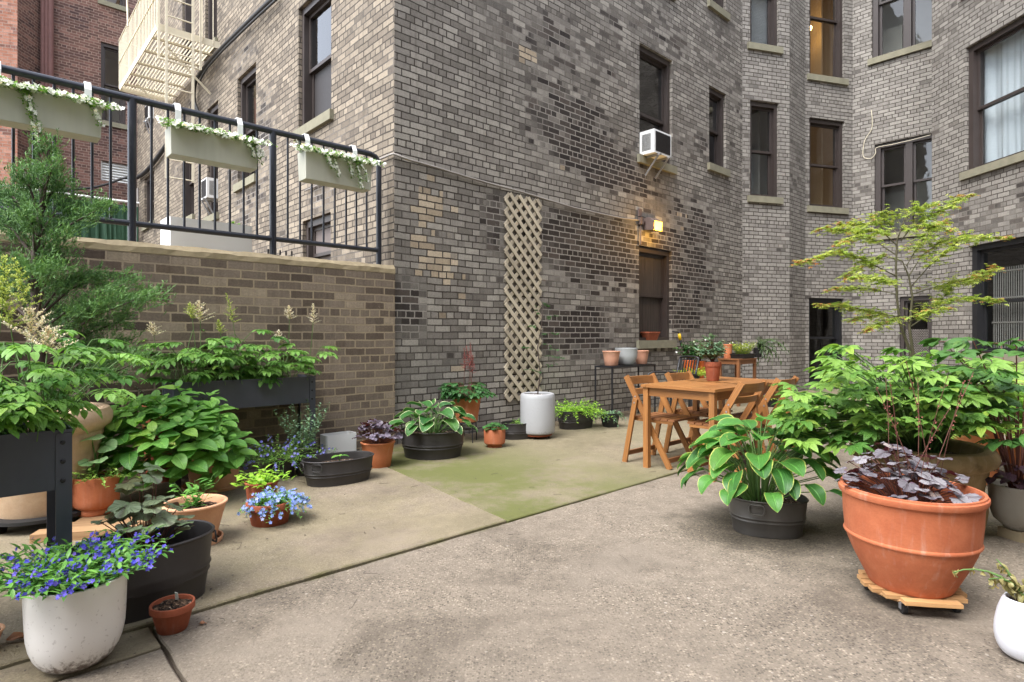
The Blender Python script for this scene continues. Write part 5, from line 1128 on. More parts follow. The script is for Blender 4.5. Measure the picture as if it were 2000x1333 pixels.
# hydrangea: a dome of stems with whorls of broad leaves
def shrub(name, label, loc, c, rad, n, whorl, LL, LW, mats, seed, pf='ovate', low=-.42, droop=.7, flowers=0, cols=2, cat='shrub'):
    p = Plant(name, label, loc, cat, seed=seed); rr = p.rr; fb, st = p.mb('foliage'), p.mb('stem'); c = V(c)
    for i in range(n):
        z = low + (1 - low) * (i + .5) / n; z = min(z, .97); az = i * GA; r = math.sqrt(max(0, 1 - max(z, 0) ** 2)) * (1 if z > 0 else 1 + z * .5); k = rr.uniform(.72, 1.05)
        tip = c + V((rad[0] * r * math.cos(az) * k, rad[1] * r * math.sin(az) * k, rad[2] * z * k)); base = V((rr.uniform(-.05, .05), rr.uniform(-.05, .05), 0))
        mid = base.lerp(tip, .55) + UP * .06; st.tube([base, mid, tip], [.005, .004, .003], 5, False)
        out = (tip - V((0, 0, c.z * .3))).normalized(); ax = (out * .55 + UP).normalized(); d0, s, u = ortho(ax)
        for ring, (cnt, lf, ev) in enumerate(((whorl, 1., .05), (2, .55, .75))):
            for j in range(cnt):
                a = 2 * PI * j / cnt + rr.uniform(-.25, .25) + ring; dd = (s * math.cos(a) + u * math.sin(a)) + ax * (ev + rr.uniform(-.1, .25)); sc_ = lf * rr.uniform(.75, 1.15)
                q = tip + dd.normalized() * .02 - ax * (.015 * j * (1 - ring)); leaf(fb, q, dd, ax, LL * sc_, LW * sc_, pf, 6, .2, droop * rr.uniform(.6, 1.2), rnd=min(1, rr.uniform(0, .75) + .3 * ring), cols=cols, wav=.04, rr=rr)
        if flowers and i % flowers == 0:
            f = p.mb('flower')
            for j in range(26): flower5(f, tip + ax * .03 + V((rr.uniform(-.02, .02), rr.uniform(-.02, .02), rr.uniform(-.006, .01))), ax, .006, rr, petals=4)
    return p.done(mats)
h0 = POTS['hyd']; hc = at(316, 4.2); shrub('hydrangea', 'big bushy hydrangea of broad plain green leaves', (h0[0], h0[1], h0[2]), (hc.x - h0[0] , hc.y - h0[1] , .16), (.52, .42, .40), 84, 5, .15, .048, {'foliage': L_['hydrangea'], 'stem': L_['stem'], 'flower': L_['plume_g']}, 11, flowers=31)

# astilbe in the two planters
def astilbe(name, label, loc, pts, h, mats, seed, lL=.058, lW=.017, plumes=(), leafn=4, hv=.35):
    p = Plant(name, label, loc, seed=seed); rr = p.rr; fb, st = p.mb('foliage'), p.mb('stem')
    for (x, y, hh) in pts:
        base = V((x, y, -.01))
        for k in range(leafn):
            az = rr.uniform(0, 6.28); L = h * hh * rr.uniform(.6, 1.1); q = curve(base, polar(az, rr.uniform(.85, 1.35)), L, .35, 4); st.tube(q, .0022, 4, False)
            d = polar(az + rr.uniform(-.4, .4), rr.uniform(-.1, .35)); compound(fb, st, q[-1], d, .13 * rr.uniform(.8, 1.2), 3, lL, lW, .6, 1.05, bi=2, rr=rr, ld=.7)
    for (x, y, hh, kind_, L, W) in plumes:
        q = curve(V((x, y, 0)), polar(rr.uniform(0, 6), 1.45), hh, .05, 5); st.tube(q, .0024, 4, False); plume(p.mb('plume' if kind_ == 'g' else 'pale_plume'), st, q[-1], q[-1] - q[-2], L, W, rr)
    return p.done(mats)
AM = {'foliage': L_['astilbe'], 'stem': L_['stem'], 'plume': L_['plume_g'], 'pale_plume': L_['plume_p']}
def loc_on(c, px, Y): q = at(px, Y); return q.x - c.x, q.y - c.y
rr = random.Random(21)
zp1 = H - (838 - YH) * 2.34 / F - .035; zp2 = H - (735 - YH) * 5.30 / F - .035
def along(a, b): return dM * a + dF * b
pts = [(*along(rr.uniform(-.54, .52), rr.uniform(-.16, .15)).xy, rr.uniform(.2, 1.15)) for k in range(64)]
def pl(c, px, py, Y, zb, kd, L, W): q = at(px, Y, py); return (q.x - c.x, q.y - c.y, max(.1, q.z - zb - L * 0), kd, L, W)
astilbe('astilbe', 'lush astilbe with green and pale pink plumes in the near planter', (PL1.x, PL1.y, zp1), pts, .40, AM, 31, lL=.05, lW=.0125, leafn=5, plumes=[pl(PL1, 92, 600, 2.42, zp1, 'g', .2, .055), pl(PL1, 12, 610, 2.3, zp1, 'p', .2, .09), pl(PL1, 40, 668, 2.3, zp1, 'p', .13, .10), pl(PL1, 0, 560, 2.35, zp1, 'g', .15, .05), pl(PL1, 55, 640, 2.3, zp1, 'g', .17, .06), pl(PL1, -30, 600, 2.2, zp1, 'g', .2, .06), pl(PL1, 72, 690, 2.25, zp1, 'p', .10, .08)])
ptsb = [(*along(rr.uniform(-.54, .54), rr.uniform(-.15, .13)).xy, rr.choice((.4, .6, .9, 1.2, 1.6))) for k in range(44)]
astilbe('astilbe', 'astilbe with small pale yellow plumes in the far planter', (PL2.x, PL2.y, zp2), ptsb, .34, AM, 32, lL=.06, lW=.0155, leafn=3, plumes=[pl(PL2, 392, 628, 4.62, zp2, 'p', .17, .09), pl(PL2, 388, 622, 4.58, zp2, 'g', .13, .07), pl(PL2, 473, 630, 4.85, zp2, 'g', .25, .05), pl(PL2, 318, 655, 4.35, zp2, 'p', .10, .055), pl(PL2, 440, 650, 4.75, zp2, 'g', .11, .045), pl(PL2, 560, 624, 5.15, zp2, 'p', .12, .05), pl(PL2, 600, 632, 5.25, zp2, 'p', .18, .05), pl(PL2, 552, 672, 5.1, zp2, 'p', .12, .055)])
q = POTS['ast2']; astilbe('astilbe', 'dark leaved astilbe with thin red plumes on the wire stand', (q[0], q[1], q[2]), [(rr.uniform(-.06, .06), rr.uniform(-.06, .06), rr.uniform(.5, 1.1)) for k in range(14)], .26, {'foliage': L_['astilbe_d'], 'stem': L_['stem_r'], 'plume': L_['plume_r'], 'pale_plume': L_['plume_r']}, 33, lL=.05, lW=.017, leafn=4, plumes=[(-.05, 0, .34, 'g', .24, .04), (.0, .03, .38, 'g', .26, .04), (.06, 0, .36, 'g', .25, .04), (.03, -.03, .3, 'g', .2, .04)])

# heucheras
def heuchera(label, loc, n, R, Ht, lr, mats, seed, stalks=0, lobes=7, depth=.2, name='heuchera', offc=(0, 0), ruff=.12, tiltk=.45):
    p = Plant(name, label, loc, seed=seed); rr = p.rr; fb, st = p.mb('foliage'), p.mb('stem')
    for i in range(n):
        q = math.sqrt((i + .5) / n); az = i * GA + rr.uniform(-.3, .3); r = R * q * rr.uniform(.8, 1.08); z = Ht * (1 - .55 * q * q) * rr.uniform(.55, 1.05)
        tip = V((r * math.cos(az) + offc[0], r * math.sin(az) + offc[1], z)); b = V((math.cos(az) * .03, math.sin(az) * .03, 0)); st.tube([b, b.lerp(tip, .55) + UP * z * .18, tip], .0021, 4, False)
        d = polar(az + rr.uniform(-.5, .5), rr.uniform(-.5, .15)); disc_leaf(fb, tip - d * lr * .3, d, UP + polar(rr.uniform(0, 6), 0) * tiltk, lr * rr.uniform(.7, 1.15), lobes, depth, ruff, .15, rr=rr)
    for k in range(stalks):
        b = V((rr.uniform(-.1, .1), rr.uniform(-.1, .1), 0)); q = curve(b, polar(rr.uniform(0, 6), rr.uniform(1.15, 1.5)), Ht * rr.uniform(1.7, 2.3), .15, 5); st.tube(q, .0016, 4, False); f = p.mb('flower')
        for j in range(14): a = q[3].lerp(q[5], rr.random()); flower5(f, a + V((rr.uniform(-.01, .01), rr.uniform(-.01, .01), 0)), polar(rr.uniform(0, 6), .5), .004, rr, petals=3)
    return p.done(mats)
heuchera('silver and purple heuchera in the huge terracotta pot', P3('big', -.01), 96, .255, .31, .046, {'foliage': L_['heu_silver'], 'stem': L_['stem_r'], 'flower': L_['plume_r']}, 41, stalks=9, offc=(-.01, .035), ruff=.06, depth=.14, tiltk=.3)
heuchera('dark purple heuchera in the orange terracotta pot', P3('heu1'), 58, .23, .23, .05, {'foliage': L_['heu_dark'], 'stem': L_['stem_r'], 'flower': L_['plume_r']}, 42)
heuchera('bronze green heuchera with lobed leaves in the tub by the white pot', P3('heutub'), 38, .19, .42, .064, {'foliage': L_['heu_green'], 'stem': L_['stem_r'], 'flower': L_['white']}, 43, lobes=5, depth=.3, tiltk=.22, ruff=.07)
heuchera('tiny dark purple plant behind the folding chairs', P3('darkpot'), 26, .1, .13, .04, {'foliage': L_['heu_dark'], 'stem': L_['stem_r'], 'flower': L_['white']}, 44)
heuchera('low round leaved plant in the small footed pot', P3('ped2'), 22, .13, .1, .036, {'foliage': L_['astilbe_d'], 'stem': L_['stem'], 'flower': L_['white']}, 45, lobes=3, depth=.05, name='saxifrage', ruff=.05)

# lobelia mounds
def lobelia(name, label, loc, n, R, Ht, mats, seed, fl, fr=.0085, trail=.5, lL=.024, lW=.0045, offc=(0, 0), updown=0., leafn=9, el0=1.25, el1=.25):
    p = Plant(name, label, loc, seed=seed); rr = p.rr; fb, st, fm = p.mb('foliage'), p.mb('stem'), p.mb('flower')
    for i in range(n):
        q = math.sqrt((i + .5) / n); az = i * GA + rr.uniform(-.3, .3); b = V((math.cos(az) * R * .5 * q + offc[0], math.sin(az) * R * .5 * q + offc[1], 0)); L = (R * .6 * q + Ht * .85) * rr.uniform(.7, 1.2)
        pts = curve(b, polar(az, el0 + (el1 - el0) * q), L, trail * (.5 + q), 6); st.tube(pts, .0012, 3, False)
        for k in range(leafn): t = (k + .5) / leafn; x = t * 6; a = pts[int(x)].lerp(pts[min(int(x) + 1, 6)], x - int(x)); leaf(fb, a, polar(rr.uniform(0, 6.3), rr.uniform(-.1, .9)), UP, lL * rr.uniform(.7, 1.3), lW, 'lance', 3, .2, .5, rr=rr)
        if rr.random() < fl:
            for k in range(rr.randint(2, 5)): t = rr.uniform(.62, 1.0); x = t * 6; a = pts[min(int(x), 5)].lerp(pts[min(int(x) + 1, 6)], x - int(x)); dd = polar(rr.uniform(0, 6.3), rr.uniform(0, 1)); flower5(fm, a + dd * .009, dd + V((0, -.5, .2)), fr, rr)
    return p.done(mats)
lobelia('lobelia', 'deep blue lobelia spilling from the white glazed pot', P3('lob'), 180, .19, .13, {'foliage': L_['lob'], 'stem': L_['stem'], 'flower': L_['blue']}, 51, .85, .0098, .3, .04, .0065, el0=1.4, el1=.55, leafn=11)
lobelia('lobelia', 'light blue lobelia covering the front terracotta pot', P3('lob2'), 150, .13, .10, {'foliage': L_['lob'], 'stem': L_['stem'], 'flower': L_['lightblue']}, 52, .9, .012, .9, .022, .0045, offc=(.03, .02))
lobelia('lobelia', 'violet lobelia in the dark metal bucket', P3('buck1'), 150, .27, .22, {'foliage': L_['trail'], 'stem': L_['stem'], 'flower': L_['violet']}, 53, .55, .0125, .6, .026, .006)
lobelia('leafy_plant', 'tall pale leafy stems behind the violet flowers', (POTS['buck1'][0] + .13, POTS['buck1'][1] + .15, POTS['buck1'][2]), 34, .1, .42, {'foliage': L_['grey'], 'stem': L_['stem'], 'flower': L_['white']}, 54, 0., trail=.1, lL=.032, lW=.008, leafn=22, el0=1.5, el1=1.2)
lobelia('leafy_plant', 'pale green leafy plant in the dark terracotta pot', P3('mint'), 26, .09, .12, {'foliage': L_['lime'], 'stem': L_['stem'], 'flower': L_['white']}, 55, 0., trail=.3, lL=.055, lW=.014, leafn=6)
lobelia('leafy_plant', 'young leafy plant in the pale peach pot', P3('peach'), 10, .06, .17, {'foliage': L_['lob'], 'stem': L_['stem'], 'flower': L_['white']}, 56, 0., trail=.2, lL=.06, lW=.011, leafn=7, el0=1.5, el1=1.1)
lobelia('leafy_plant', 'feathery lime foliage in the zinc tub by the white cylinder pot', P3('fern'), 120, .27, .22, {'foliage': L_['lime'], 'stem': L_['stem'], 'flower': L_['white']}, 57, 0., trail=.7, lL=.034, lW=.008, leafn=12)
lobelia('trailing_plant', 'small trailing grey green plant in the square black pot', P3('sq'), 34, .17, .12, {'foliage': L_['grey'], 'stem': L_['stem'], 'flower': L_['white']}, 58, 0., trail=1.6, lL=.035, lW=.009, leafn=8)
lobelia('leafy_plant', 'small green plant in the small zinc tub', P3('tub3'), 22, .1, .1, {'foliage': L_['trail'], 'stem': L_['stem'], 'flower': L_['white']}, 59, 0., lL=.03, lW=.009, leafn=7, offc=(.05, 0))
lobelia('leafy_plant', 'lime leaved plant behind the folding chairs', P3('limepot'), 26, .12, .1, {'foliage': L_['yg'], 'stem': L_['stem'], 'flower': L_['white']}, 60, 0., lL=.035, lW=.012, leafn=7)
lobelia('leafy_plant', 'yellow green leafy plant at the front of the plant bench', P3('yg'), 60, .2, .16, {'foliage': L_['yg'], 'stem': L_['stem'], 'flower': L_['white']}, 61, 0., lL=.04, lW=.013, leafn=8)
lobelia('seedlings', 'yellow green seedlings with white flowers in the seed tray', P3('tray'), 110, .2, .17, {'foliage': L_['yg'], 'stem': L_['stem'], 'flower': L_['white']}, 62, .25, .011, .2, .032, .009, leafn=8, el0=1.5, el1=1.1)
# woody little shrubs on bench and table
def bush(name, label, loc, c, rad, n, mats, seed, lL=.04, lW=.013, flowers=0):
    p = Plant(name, label, loc, 'plant', seed=seed); rr = p.rr; fb, st = p.mb('foliage'), p.mb('stem'); c = V(c)
    for i in range(n):
        dz = V((rr.gauss(0, 1), rr.gauss(0, 1), rr.gauss(0, 1))).normalized() * rr.uniform(.4, 1); tip = c + V((dz.x * rad[0], dz.y * rad[1], dz.z * rad[2])); pts = [V((0, 0, 0)), V((tip.x * .25, tip.y * .25, tip.z * .6)), tip]; st.tube(pts, [.004, .0028, .0014], 4, False)
        for k in range(9): a = pts[1].lerp(pts[2], rr.uniform(.4, 1)); leaf(fb, a, polar(rr.uniform(0, 6.3), rr.uniform(-.4, .7)), UP, lL * rr.uniform(.7, 1.2), lW, 'ovate', 3, .25, .5, rr=rr)
        if flowers and i % flowers == 0: flower5(p.mb('flower'), tip + UP * .01, V((0, -1, .4)), .018, rr)
    return p.done(mats)
bush('rose_bush', 'green rose bush in the pot on the dining table', P3('tablepot'), (-.02, 0, .17), (.22, .2, .13), 60, {'foliage': L_['grey'], 'stem': L_['stem_r'], 'flower': L_['white']}, 71, .045, .015)
bush('rose_bush', 'green bush in the orange pot left of its pair', P3('or1'), (-.02, 0, .2), (.22, .18, .15), 50, {'foliage': L_['astilbe_d'], 'stem': L_['stem_r'], 'flower': L_['white']}, 72, .05, .017, 11)
bush('rose_bush', 'green bush in the orange pot nearer the side table', P3('or2'), (.06, 0, .22), (.22, .18, .15), 50, {'foliage': L_['peony_d'], 'stem': L_['stem_r'], 'flower': L_['white']}, 73, .05, .017, 9)
p = Plant('hanging_plant', 'dark long leaved plant hanging off the side table end', P3('st2'), seed=74); rr = p.rr; fb, st = p.mb('foliage'), p.mb('stem')
for k in range(34):
    az = rr.uniform(-1.9, 1.4); pts = curve((0, 0, 0), polar(az, rr.uniform(.3, 1.4)), rr.uniform(.3, .75), rr.uniform(1.6, 2.7), 7); st.tube(pts, .002, 4, False)
    for j in range(9): a = pts[1 + j % 6]; leaf(fb, a, (pts[2 + j % 6] - a).normalized() + polar(rr.uniform(0, 6), 0) * .7, UP, rr.uniform(.06, .11), .012, 'lance', 4, .2, .6, rr=rr)
p.done({'foliage': L_['dark'], 'stem': L_['stem']})
# begonia-like plant on the board, cotoneaster sprays, seedling
p = Plant('begonia', 'pale veined broad leaf plant in the footed terracotta pot on the board', P3('ped'), seed=46); rr = p.rr
for (x, y, z, r, az) in ((-.01, -.03, .27, .095, -1.3), (.05, .02, .2, .07, -.4), (-.07, -.03, .16, .06, 3.4), (.06, -.06, .13, .055, -1.0), (-.04, .05, .2, .06, 2.2), (.0, -.08, .12, .05, -1.8)):
    p.mb('stem').tube([V((0, 0, 0)), V((x * .4, y * .4, z * .6)), V((x, y, z))], .004, 5, False); disc_leaf(p.mb('foliage'), V((x, y, z)), polar(az, -.15), UP * .75 + V((.25, -.75, 0)), r, 3, .1, .05, .12, rr=rr)
p.done({'foliage': L_['begonia'], 'stem': L_['stem']})
lobelia('leafy_plant', 'curly light green sprigs beside the broad pale leaf', (POTS['ped'][0] + .05, POTS['ped'][1] - .02, POTS['ped'][2]), 22, .12, .16, {'foliage': L_['fern'], 'stem': L_['stem'], 'flower': L_['white']}, 63, 0., trail=.5, lL=.03, lW=.006, leafn=14)
p = Plant('cotoneaster', 'thin arching sprays of tiny pale leaves from the dark red pot', P3('red'), seed=75); rr = p.rr; fb, st = p.mb('foliage'), p.mb('stem')
for k in range(12):
    az = rr.uniform(-.5, 3.6); pts = curve((0, 0, 0), polar(az, rr.uniform(.5, 1.2)), rr.uniform(.3, .55), .8, 7); st.tube(pts, .0018, 4, False)
    for j in range(44): x = rr.uniform(1.5, 6.9); a = pts[int(x)].lerp(pts[int(x) + 1], x - int(x)); leaf(fb, a, polar(rr.uniform(0, 6), rr.uniform(-.2, .5)), UP, .015, .0055, 'elliptic', 2, .2, .3, rr=rr)
p.done({'foliage': L_['grey'], 'stem': L_['bark']})
p = Plant('seedling', 'single bright green seedling in the long zinc tub', P3('seed'), seed=76); st = p.mb('stem'); st.tube([(0, 0, 0), (.01, 0, .06)], .005, 5)
for a in (.3, 2.2, 3.9): leaf(p.mb('foliage'), (.01, 0, .06), polar(a, .15), UP, .075, .026, 'elliptic', 5, .2, .7, cols=2)
p.done({'foliage': L_['hydrangea'], 'stem': L_['stem']})

# large lobed-leaf plant of the mossy urn
def lobed(name, label, loc, ends, LL, LW, mats, seed, kk=3, base_r=.12, cat='plant'):
    p = Plant(name, label, loc, cat, seed=seed); rr = p.rr; fb, st = p.mb('foliage'), p.mb('stem')
    for (x, y, z) in ends:
        tip = V((x, y, z)); az = math.atan2(y, x); b = V((math.cos(az), math.sin(az), 0)) * base_r * rr.uniform(.1, 1); mid = b.lerp(tip, .55) + UP * (.07 + .12 * z); st.tube([b, b.lerp(mid, .5) + UP * .02, mid, tip], [.006, .005, .004, .0025], 5, False)
        d0 = (polar(az, 0) + V((rr.uniform(-.7, .7), rr.uniform(-.7, .7), 0))).normalized(); rnd = rr.random()
        for k in range(kk):
            a = (k - (kk - 1) / 2) * 1.05 + rr.uniform(-.15, .15); d = rotv(d0, UP, a) + UP * rr.uniform(-.1, .25); q = curve(tip, d, LL * (.55 if k == kk // 2 else .35), .2, 3); st.tube(q, .0016, 4, False)
            palm(fb, q[-1], q[-1] - q[-2], UP + polar(rr.uniform(0, 6), 0) * .5, LL * rr.uniform(.8, 1.15), LW, (-.8, 0, .8) if rr.random() < .5 else (-1.2, -.6, 0, .6, 1.2), 'ovate', 5, rr.uniform(.4, .8), .16, rnd=rnd, rr=rr)
    return p.done(mats)
u2 = POTS['urn2']; rr = random.Random(81); ends = []
for i in range(310):
    px = rr.uniform(1540, 1945); t = (px - 1560) / 385; Y = rr.uniform(3.0, 4.15) if px > 1620 else rr.uniform(3.2, 3.8); top = 715 + 30 * math.sin(px * .045) + rr.uniform(-28, 28) + (25 if px < 1600 else 0); py = top + ((846 if px > 1680 else 872) - top) * rr.random() ** 1.15
    q = at(px, Y, py); ends.append((q.x - u2[0], q.y - u2[1], q.z - u2[2]))
lobed('leafy_plant', 'big green plant with lobed leaves overflowing the mossy urn', (u2[0], u2[1], u2[2]), ends, .096, .0205, {'foliage': L_['peony'], 'stem': L_['stem']}, 82)
bw = POTS['bowl']; ends = []
for px, py, Y in ((1845, 668, 3.5), (1870, 690, 3.3), (1900, 665, 3.4), (1930, 690, 3.3), (1955, 672, 3.6), (1985, 665, 3.4), (2010, 690, 3.3), (1900, 720, 3.2), (1950, 730, 3.2), (1990, 750, 3.1), (1880, 740, 3.4), (1980, 800, 3.1), (2030, 700, 3.4), (1995, 840, 3.0), (1940, 780, 3.2), (1965, 860, 3.05), (2020, 860, 3.1)): q = at(px, Y, py); ends.append((q.x - bw[0], q.y - bw[1], q.z - bw[2]))
lobed('leafy_plant', 'dark green plant on tall thin stems rising from the grey bowl pot', (bw[0], bw[1], bw[2]), ends, .11, .036, {'foliage': L_['peony_d'], 'stem': L_['stem_r']}, 83, base_r=.05)
p = Plant('coleus', 'purple black leaved plant low in the grey bowl pot', (bw[0], bw[1] - .03, bw[2]), seed=84); rr = p.rr; fb, st = p.mb('foliage'), p.mb('stem')
for k in range(46): az = rr.uniform(2.2, 6.6); tip = polar(az, 0) * rr.uniform(.04, .2) + UP * rr.uniform(.05, .17); st.tube([V((0, 0, 0)), tip * .6 + UP * .03, tip], .0025, 4, False); leaf(fb, tip, polar(az + rr.uniform(-.6, .6), rr.uniform(-.2, .3)), UP, rr.uniform(.07, .11), .026, 'ovate', 5, .2, .8, cols=2, wav=.08, rr=rr)
p.done({'foliage': L_['perilla'], 'stem': L_['stem_r']})
# ferns
def fern(label, loc, n, L, seed, fr=None, el=(.5, 1.3)):
    p = Plant('fern', label, loc, seed=seed); rr = p.rr; fb, st = p.mb('foliage'), p.mb('stem')
    for i in range(n):
        az = i * GA; l = L * rr.uniform(.75, 1.15); pts = curve((0, 0, 0), polar(az, rr.uniform(*el)), l, rr.uniform(.8, 1.5), 9); st.tube(pts, .002, 4, False); rnd = rr.random(); m = 30
        for k in range(m):
            t = .14 + .86 * k / m; x = t * 9; a = pts[int(x)].lerp(pts[min(int(x) + 1, 9)], x - int(x)); dd, s, u = ortho(pts[min(int(x) + 1, 9)] - pts[int(x)]) if int(x) < 9 else ortho(pts[9] - pts[8]); w = l * .19 * math.sin(PI * min(1, t * .93 + .1)) ** .8
            for sg in (-1, 1): leaf(fb, a, s * sg + dd * .3, u, w, l * .0105, 'linear', 3, .1, .5, rnd=min(1, max(0, rnd + rr.uniform(-.1, .1))), rr=rr)
    return p.done({'foliage': L_['fern'], 'stem': L_['stem']})
fern('pale yellow green fern in the terracotta pot behind the mossy urn', P3('fernpot'), 26, .85, 91)
q = at(2010, 4.6); pot('fern2', 'terracotta_pot', 'terracotta pot of the second fern at the right wall', 2016, 0, 118, 84, 790, 'smooth', M_['terra_orange'], Y=4.6, h=.48)
fern('bright arching fern nearest the right hand wall', P3('fern2'), 24, .85, 92, el=(.7, 1.4))
# withered plant
p = Plant('withered_plant', 'drooping withered plant in the squat round white pot', P3('round'), seed=93); rr = p.rr; st, fb = p.mb('stem'), p.mb('foliage')
for az, L, b in ((2.6, .26, 1.9), (3.3, .2, 1.4), (2.0, .16, .6), (.6, .2, 1.2), (3.0, .12, .4)):
    pts = curve((0, 0, 0), polar(az, 1.25), L, b, 7); st.tube(pts, [.006, .006, .005, .005, .004, .003, .003, .002], 5, False)
    for j in range(16): x = rr.uniform(1.5, 6.9); a = pts[int(x)].lerp(pts[int(x) + 1], x - int(x)); leaf(fb, a, polar(rr.uniform(0, 6), rr.uniform(-1.4, -.2)), UP, rr.uniform(.02, .05), .009, 'ovate', 4, .6, 1.8, wav=.4, rr=rr)
p.done({'foliage': L_['wilt'], 'stem': L_['stem']})
# young maple in the white cylinder pot
def maple(name, label, loc, stems, seed, leafL, mats, dens=26, tips=None, cat='tree', trunkname='trunk'):
    p = Plant(name, label, loc, cat, seed=seed); rr = p.rr; tb, fb = p.mb('trunk'), p.mb('crown')
    for pts, r0, r1, spray in stems:
        pts = [V(q) for q in pts]; n = len(pts); tb.tube(pts, [r0 + (r1 - r0) * i / (n - 1) for i in range(n)], 6, False)
        if not spray: continue
        w, start = spray; seglen = [(pts[i + 1] - pts[i]).length for i in range(n - 1)]; tot = sum(seglen); cnt = max(4, int(dens * tot * (1 - start) / .3))
        for k in range(cnt):
            t = start + (1 - start) * (k + rr.random()) / cnt; x = t * tot; i = 0
            while i < n - 2 and x > seglen[i]: x -= seglen[i]; i += 1
            a = pts[i].lerp(pts[i + 1], min(1, x / max(seglen[i], 1e-6))); dd = (pts[i + 1] - pts[i]).normalized(); az = rr.uniform(0, 6.283); tw = dd * rr.uniform(.0, .7) + polar(az, rr.uniform(-.3, .5)); l = w * rr.uniform(.15, 1.) * (1.15 - .6 * t)
            q = curve(a, tw, l, .35, 3); tb.tube(q, [.0022, .0016, .0012, .0008], 3, False)
            for z in range(5):
                aa = q[1 + z % 3] + V((rr.uniform(-.01, .01), rr.uniform(-.01, .01), 0)); red = 1 if rr.random() < (.34 if t > .88 else .03) * (1 if tips else 0) else 0
                palm(fb, aa, polar(rr.uniform(0, 6.283), rr.uniform(-.55, .1)), UP, leafL * rr.uniform(.7, 1.2), leafL * .12, (-1.3, -.65, 0, .65, 1.3), 'lance', 3, .7, .1, mi=red, rr=rr)
    return p.done(mats)
mc = POTS['cyl']; rr = random.Random(95); st = [([(.0, 0, 0), (.03, 0, .25), (.0, .02, .55), (.045, .0, .8), (.06, 0, 1.0)], .009, .003, None)]
for (bx, bz, ex, ez) in ((.03, .25, -.12, .3), (.02, .3, .22, .36), (.0, .5, -.18, .56), (.0, .55, .2, .52), (.02, .68, .26, .7), (.03, .75, -.1, .8), (.045, .85, .2, .93), (.05, .9, -.02, 1.02), (.055, .98, .15, 1.04), (.0, .42, .3, .43)): st.append(([(bx, 0, bz), ((bx + ex) / 2, rr.uniform(-.05, .05), bz + .04), (ex, rr.uniform(-.1, .1), ez)], .0022, .001, (.08, .35)))
maple('maple_sapling', 'thin young maple sapling growing in front of the lattice', (mc[0], mc[1], mc[2]), st, 96, .032, {'trunk': L_['bark'], 'crown': [L_['astilbe_d'], L_['maple_r']]}, dens=9)
# Japanese maple at the right
mp = POTS['maple']; base = V(mp[:3]); st = []
def m3(px, py, Y): q = at(px, Y, py); return q - base
t1 = [V((0, 0, -.02)), m3(1787, 745, 5.25), m3(1778, 690, 5.25), m3(1757, 630, 5.2), m3(1752, 585, 5.2), m3(1750, 520, 5.15), m3(1752, 470, 5.15), m3(1768, 425, 5.1)]
t2 = [V((.01, 0, -.02)), m3(1787, 745, 5.25), m3(1783, 690, 5.25), m3(1776, 640, 5.3), m3(1782, 580, 5.35), m3(1775, 540, 5.35), m3(1762, 510, 5.35)]
st += [(t1, .016, .005, None), (t2, .018, .005, None)]
rr = random.Random(97)
B = [((1757, 620, 5.2), (1700, 608, 5.1), (1640, 596, 5.05), (1600, 594, 5.0)), ((1752, 575, 5.2), (1700, 565, 5.35), (1645, 562, 5.4), (1620, 566, 5.4)), ((1751, 540, 5.15), (1690, 510, 5.0), (1640, 490, 4.9), (1560, 513, 4.85)),
     ((1752, 500, 5.15), (1705, 468, 5.2), (1660, 450, 5.3), (1600, 446, 5.3)), ((1752, 480, 5.15), (1725, 455, 5.05), (1690, 448, 4.95), (1640, 478, 4.9)), ((1760, 440, 5.1), (1745, 420, 5.15), (1720, 415, 5.2), (1700, 425, 5.2)),
     ((1766, 430, 5.1), (1790, 410, 5.15), (1805, 402, 5.2), (1822, 402, 5.2)), ((1760, 450, 5.1), (1810, 425, 5.2), (1855, 400, 5.3), (1897, 380, 5.35)), ((1775, 540, 5.35), (1800, 500, 5.4), (1840, 470, 5.45), (1900, 460, 5.5)),
     ((1780, 560, 5.35), (1815, 520, 5.2), (1880, 465, 5.1), (1970, 464, 5.05)), ((1782, 575, 5.35), (1830, 560, 5.45), (1890, 545, 5.5), (1950, 522, 5.5)), ((1781, 600, 5.35), (1830, 590, 5.2), (1890, 582, 5.1), (1960, 586, 5.05)),
     ((1776, 640, 5.3), (1820, 610, 5.3), (1860, 560, 5.3), (1925, 540, 5.3)), ((1762, 510, 5.35), (1720, 500, 5.5), (1680, 520, 5.6), (1650, 540, 5.6)), ((1757, 615, 5.2), (1730, 630, 5.0), (1700, 640, 4.9), (1690, 648, 4.9)),
     ((1757, 625, 5.2), (1720, 615, 5.35), (1680, 620, 5.5), (1660, 628, 5.5)), ((1776, 630, 5.3), (1800, 615, 5.1), (1830, 605, 4.95), (1850, 600, 4.9)), ((1770, 520, 5.35), (1800, 470, 5.5), (1830, 440, 5.6), (1850, 430, 5.6)), ((1750, 560, 5.2), (1720, 545, 4.9), (1690, 540, 4.8), (1660, 545, 4.75)), ((1760, 470, 5.15), (1780, 445, 5.0), (1820, 440, 4.9), (1860, 450, 4.85)), ((1755, 460, 5.1), (1730, 430, 5.3), (1690, 440, 5.5), (1640, 438, 5.5))]
for b in B: st.append(([m3(*q) for q in b], .0055, .0012, (.2, .25)))
maple('japanese_maple', 'airy Japanese maple with yellow green leaves and reddish tips', tuple(base), st, 98, .038, {'trunk': L_['bark_g'], 'crown': [L_['maple'], L_['maple_r']]}, dens=38, tips=True)
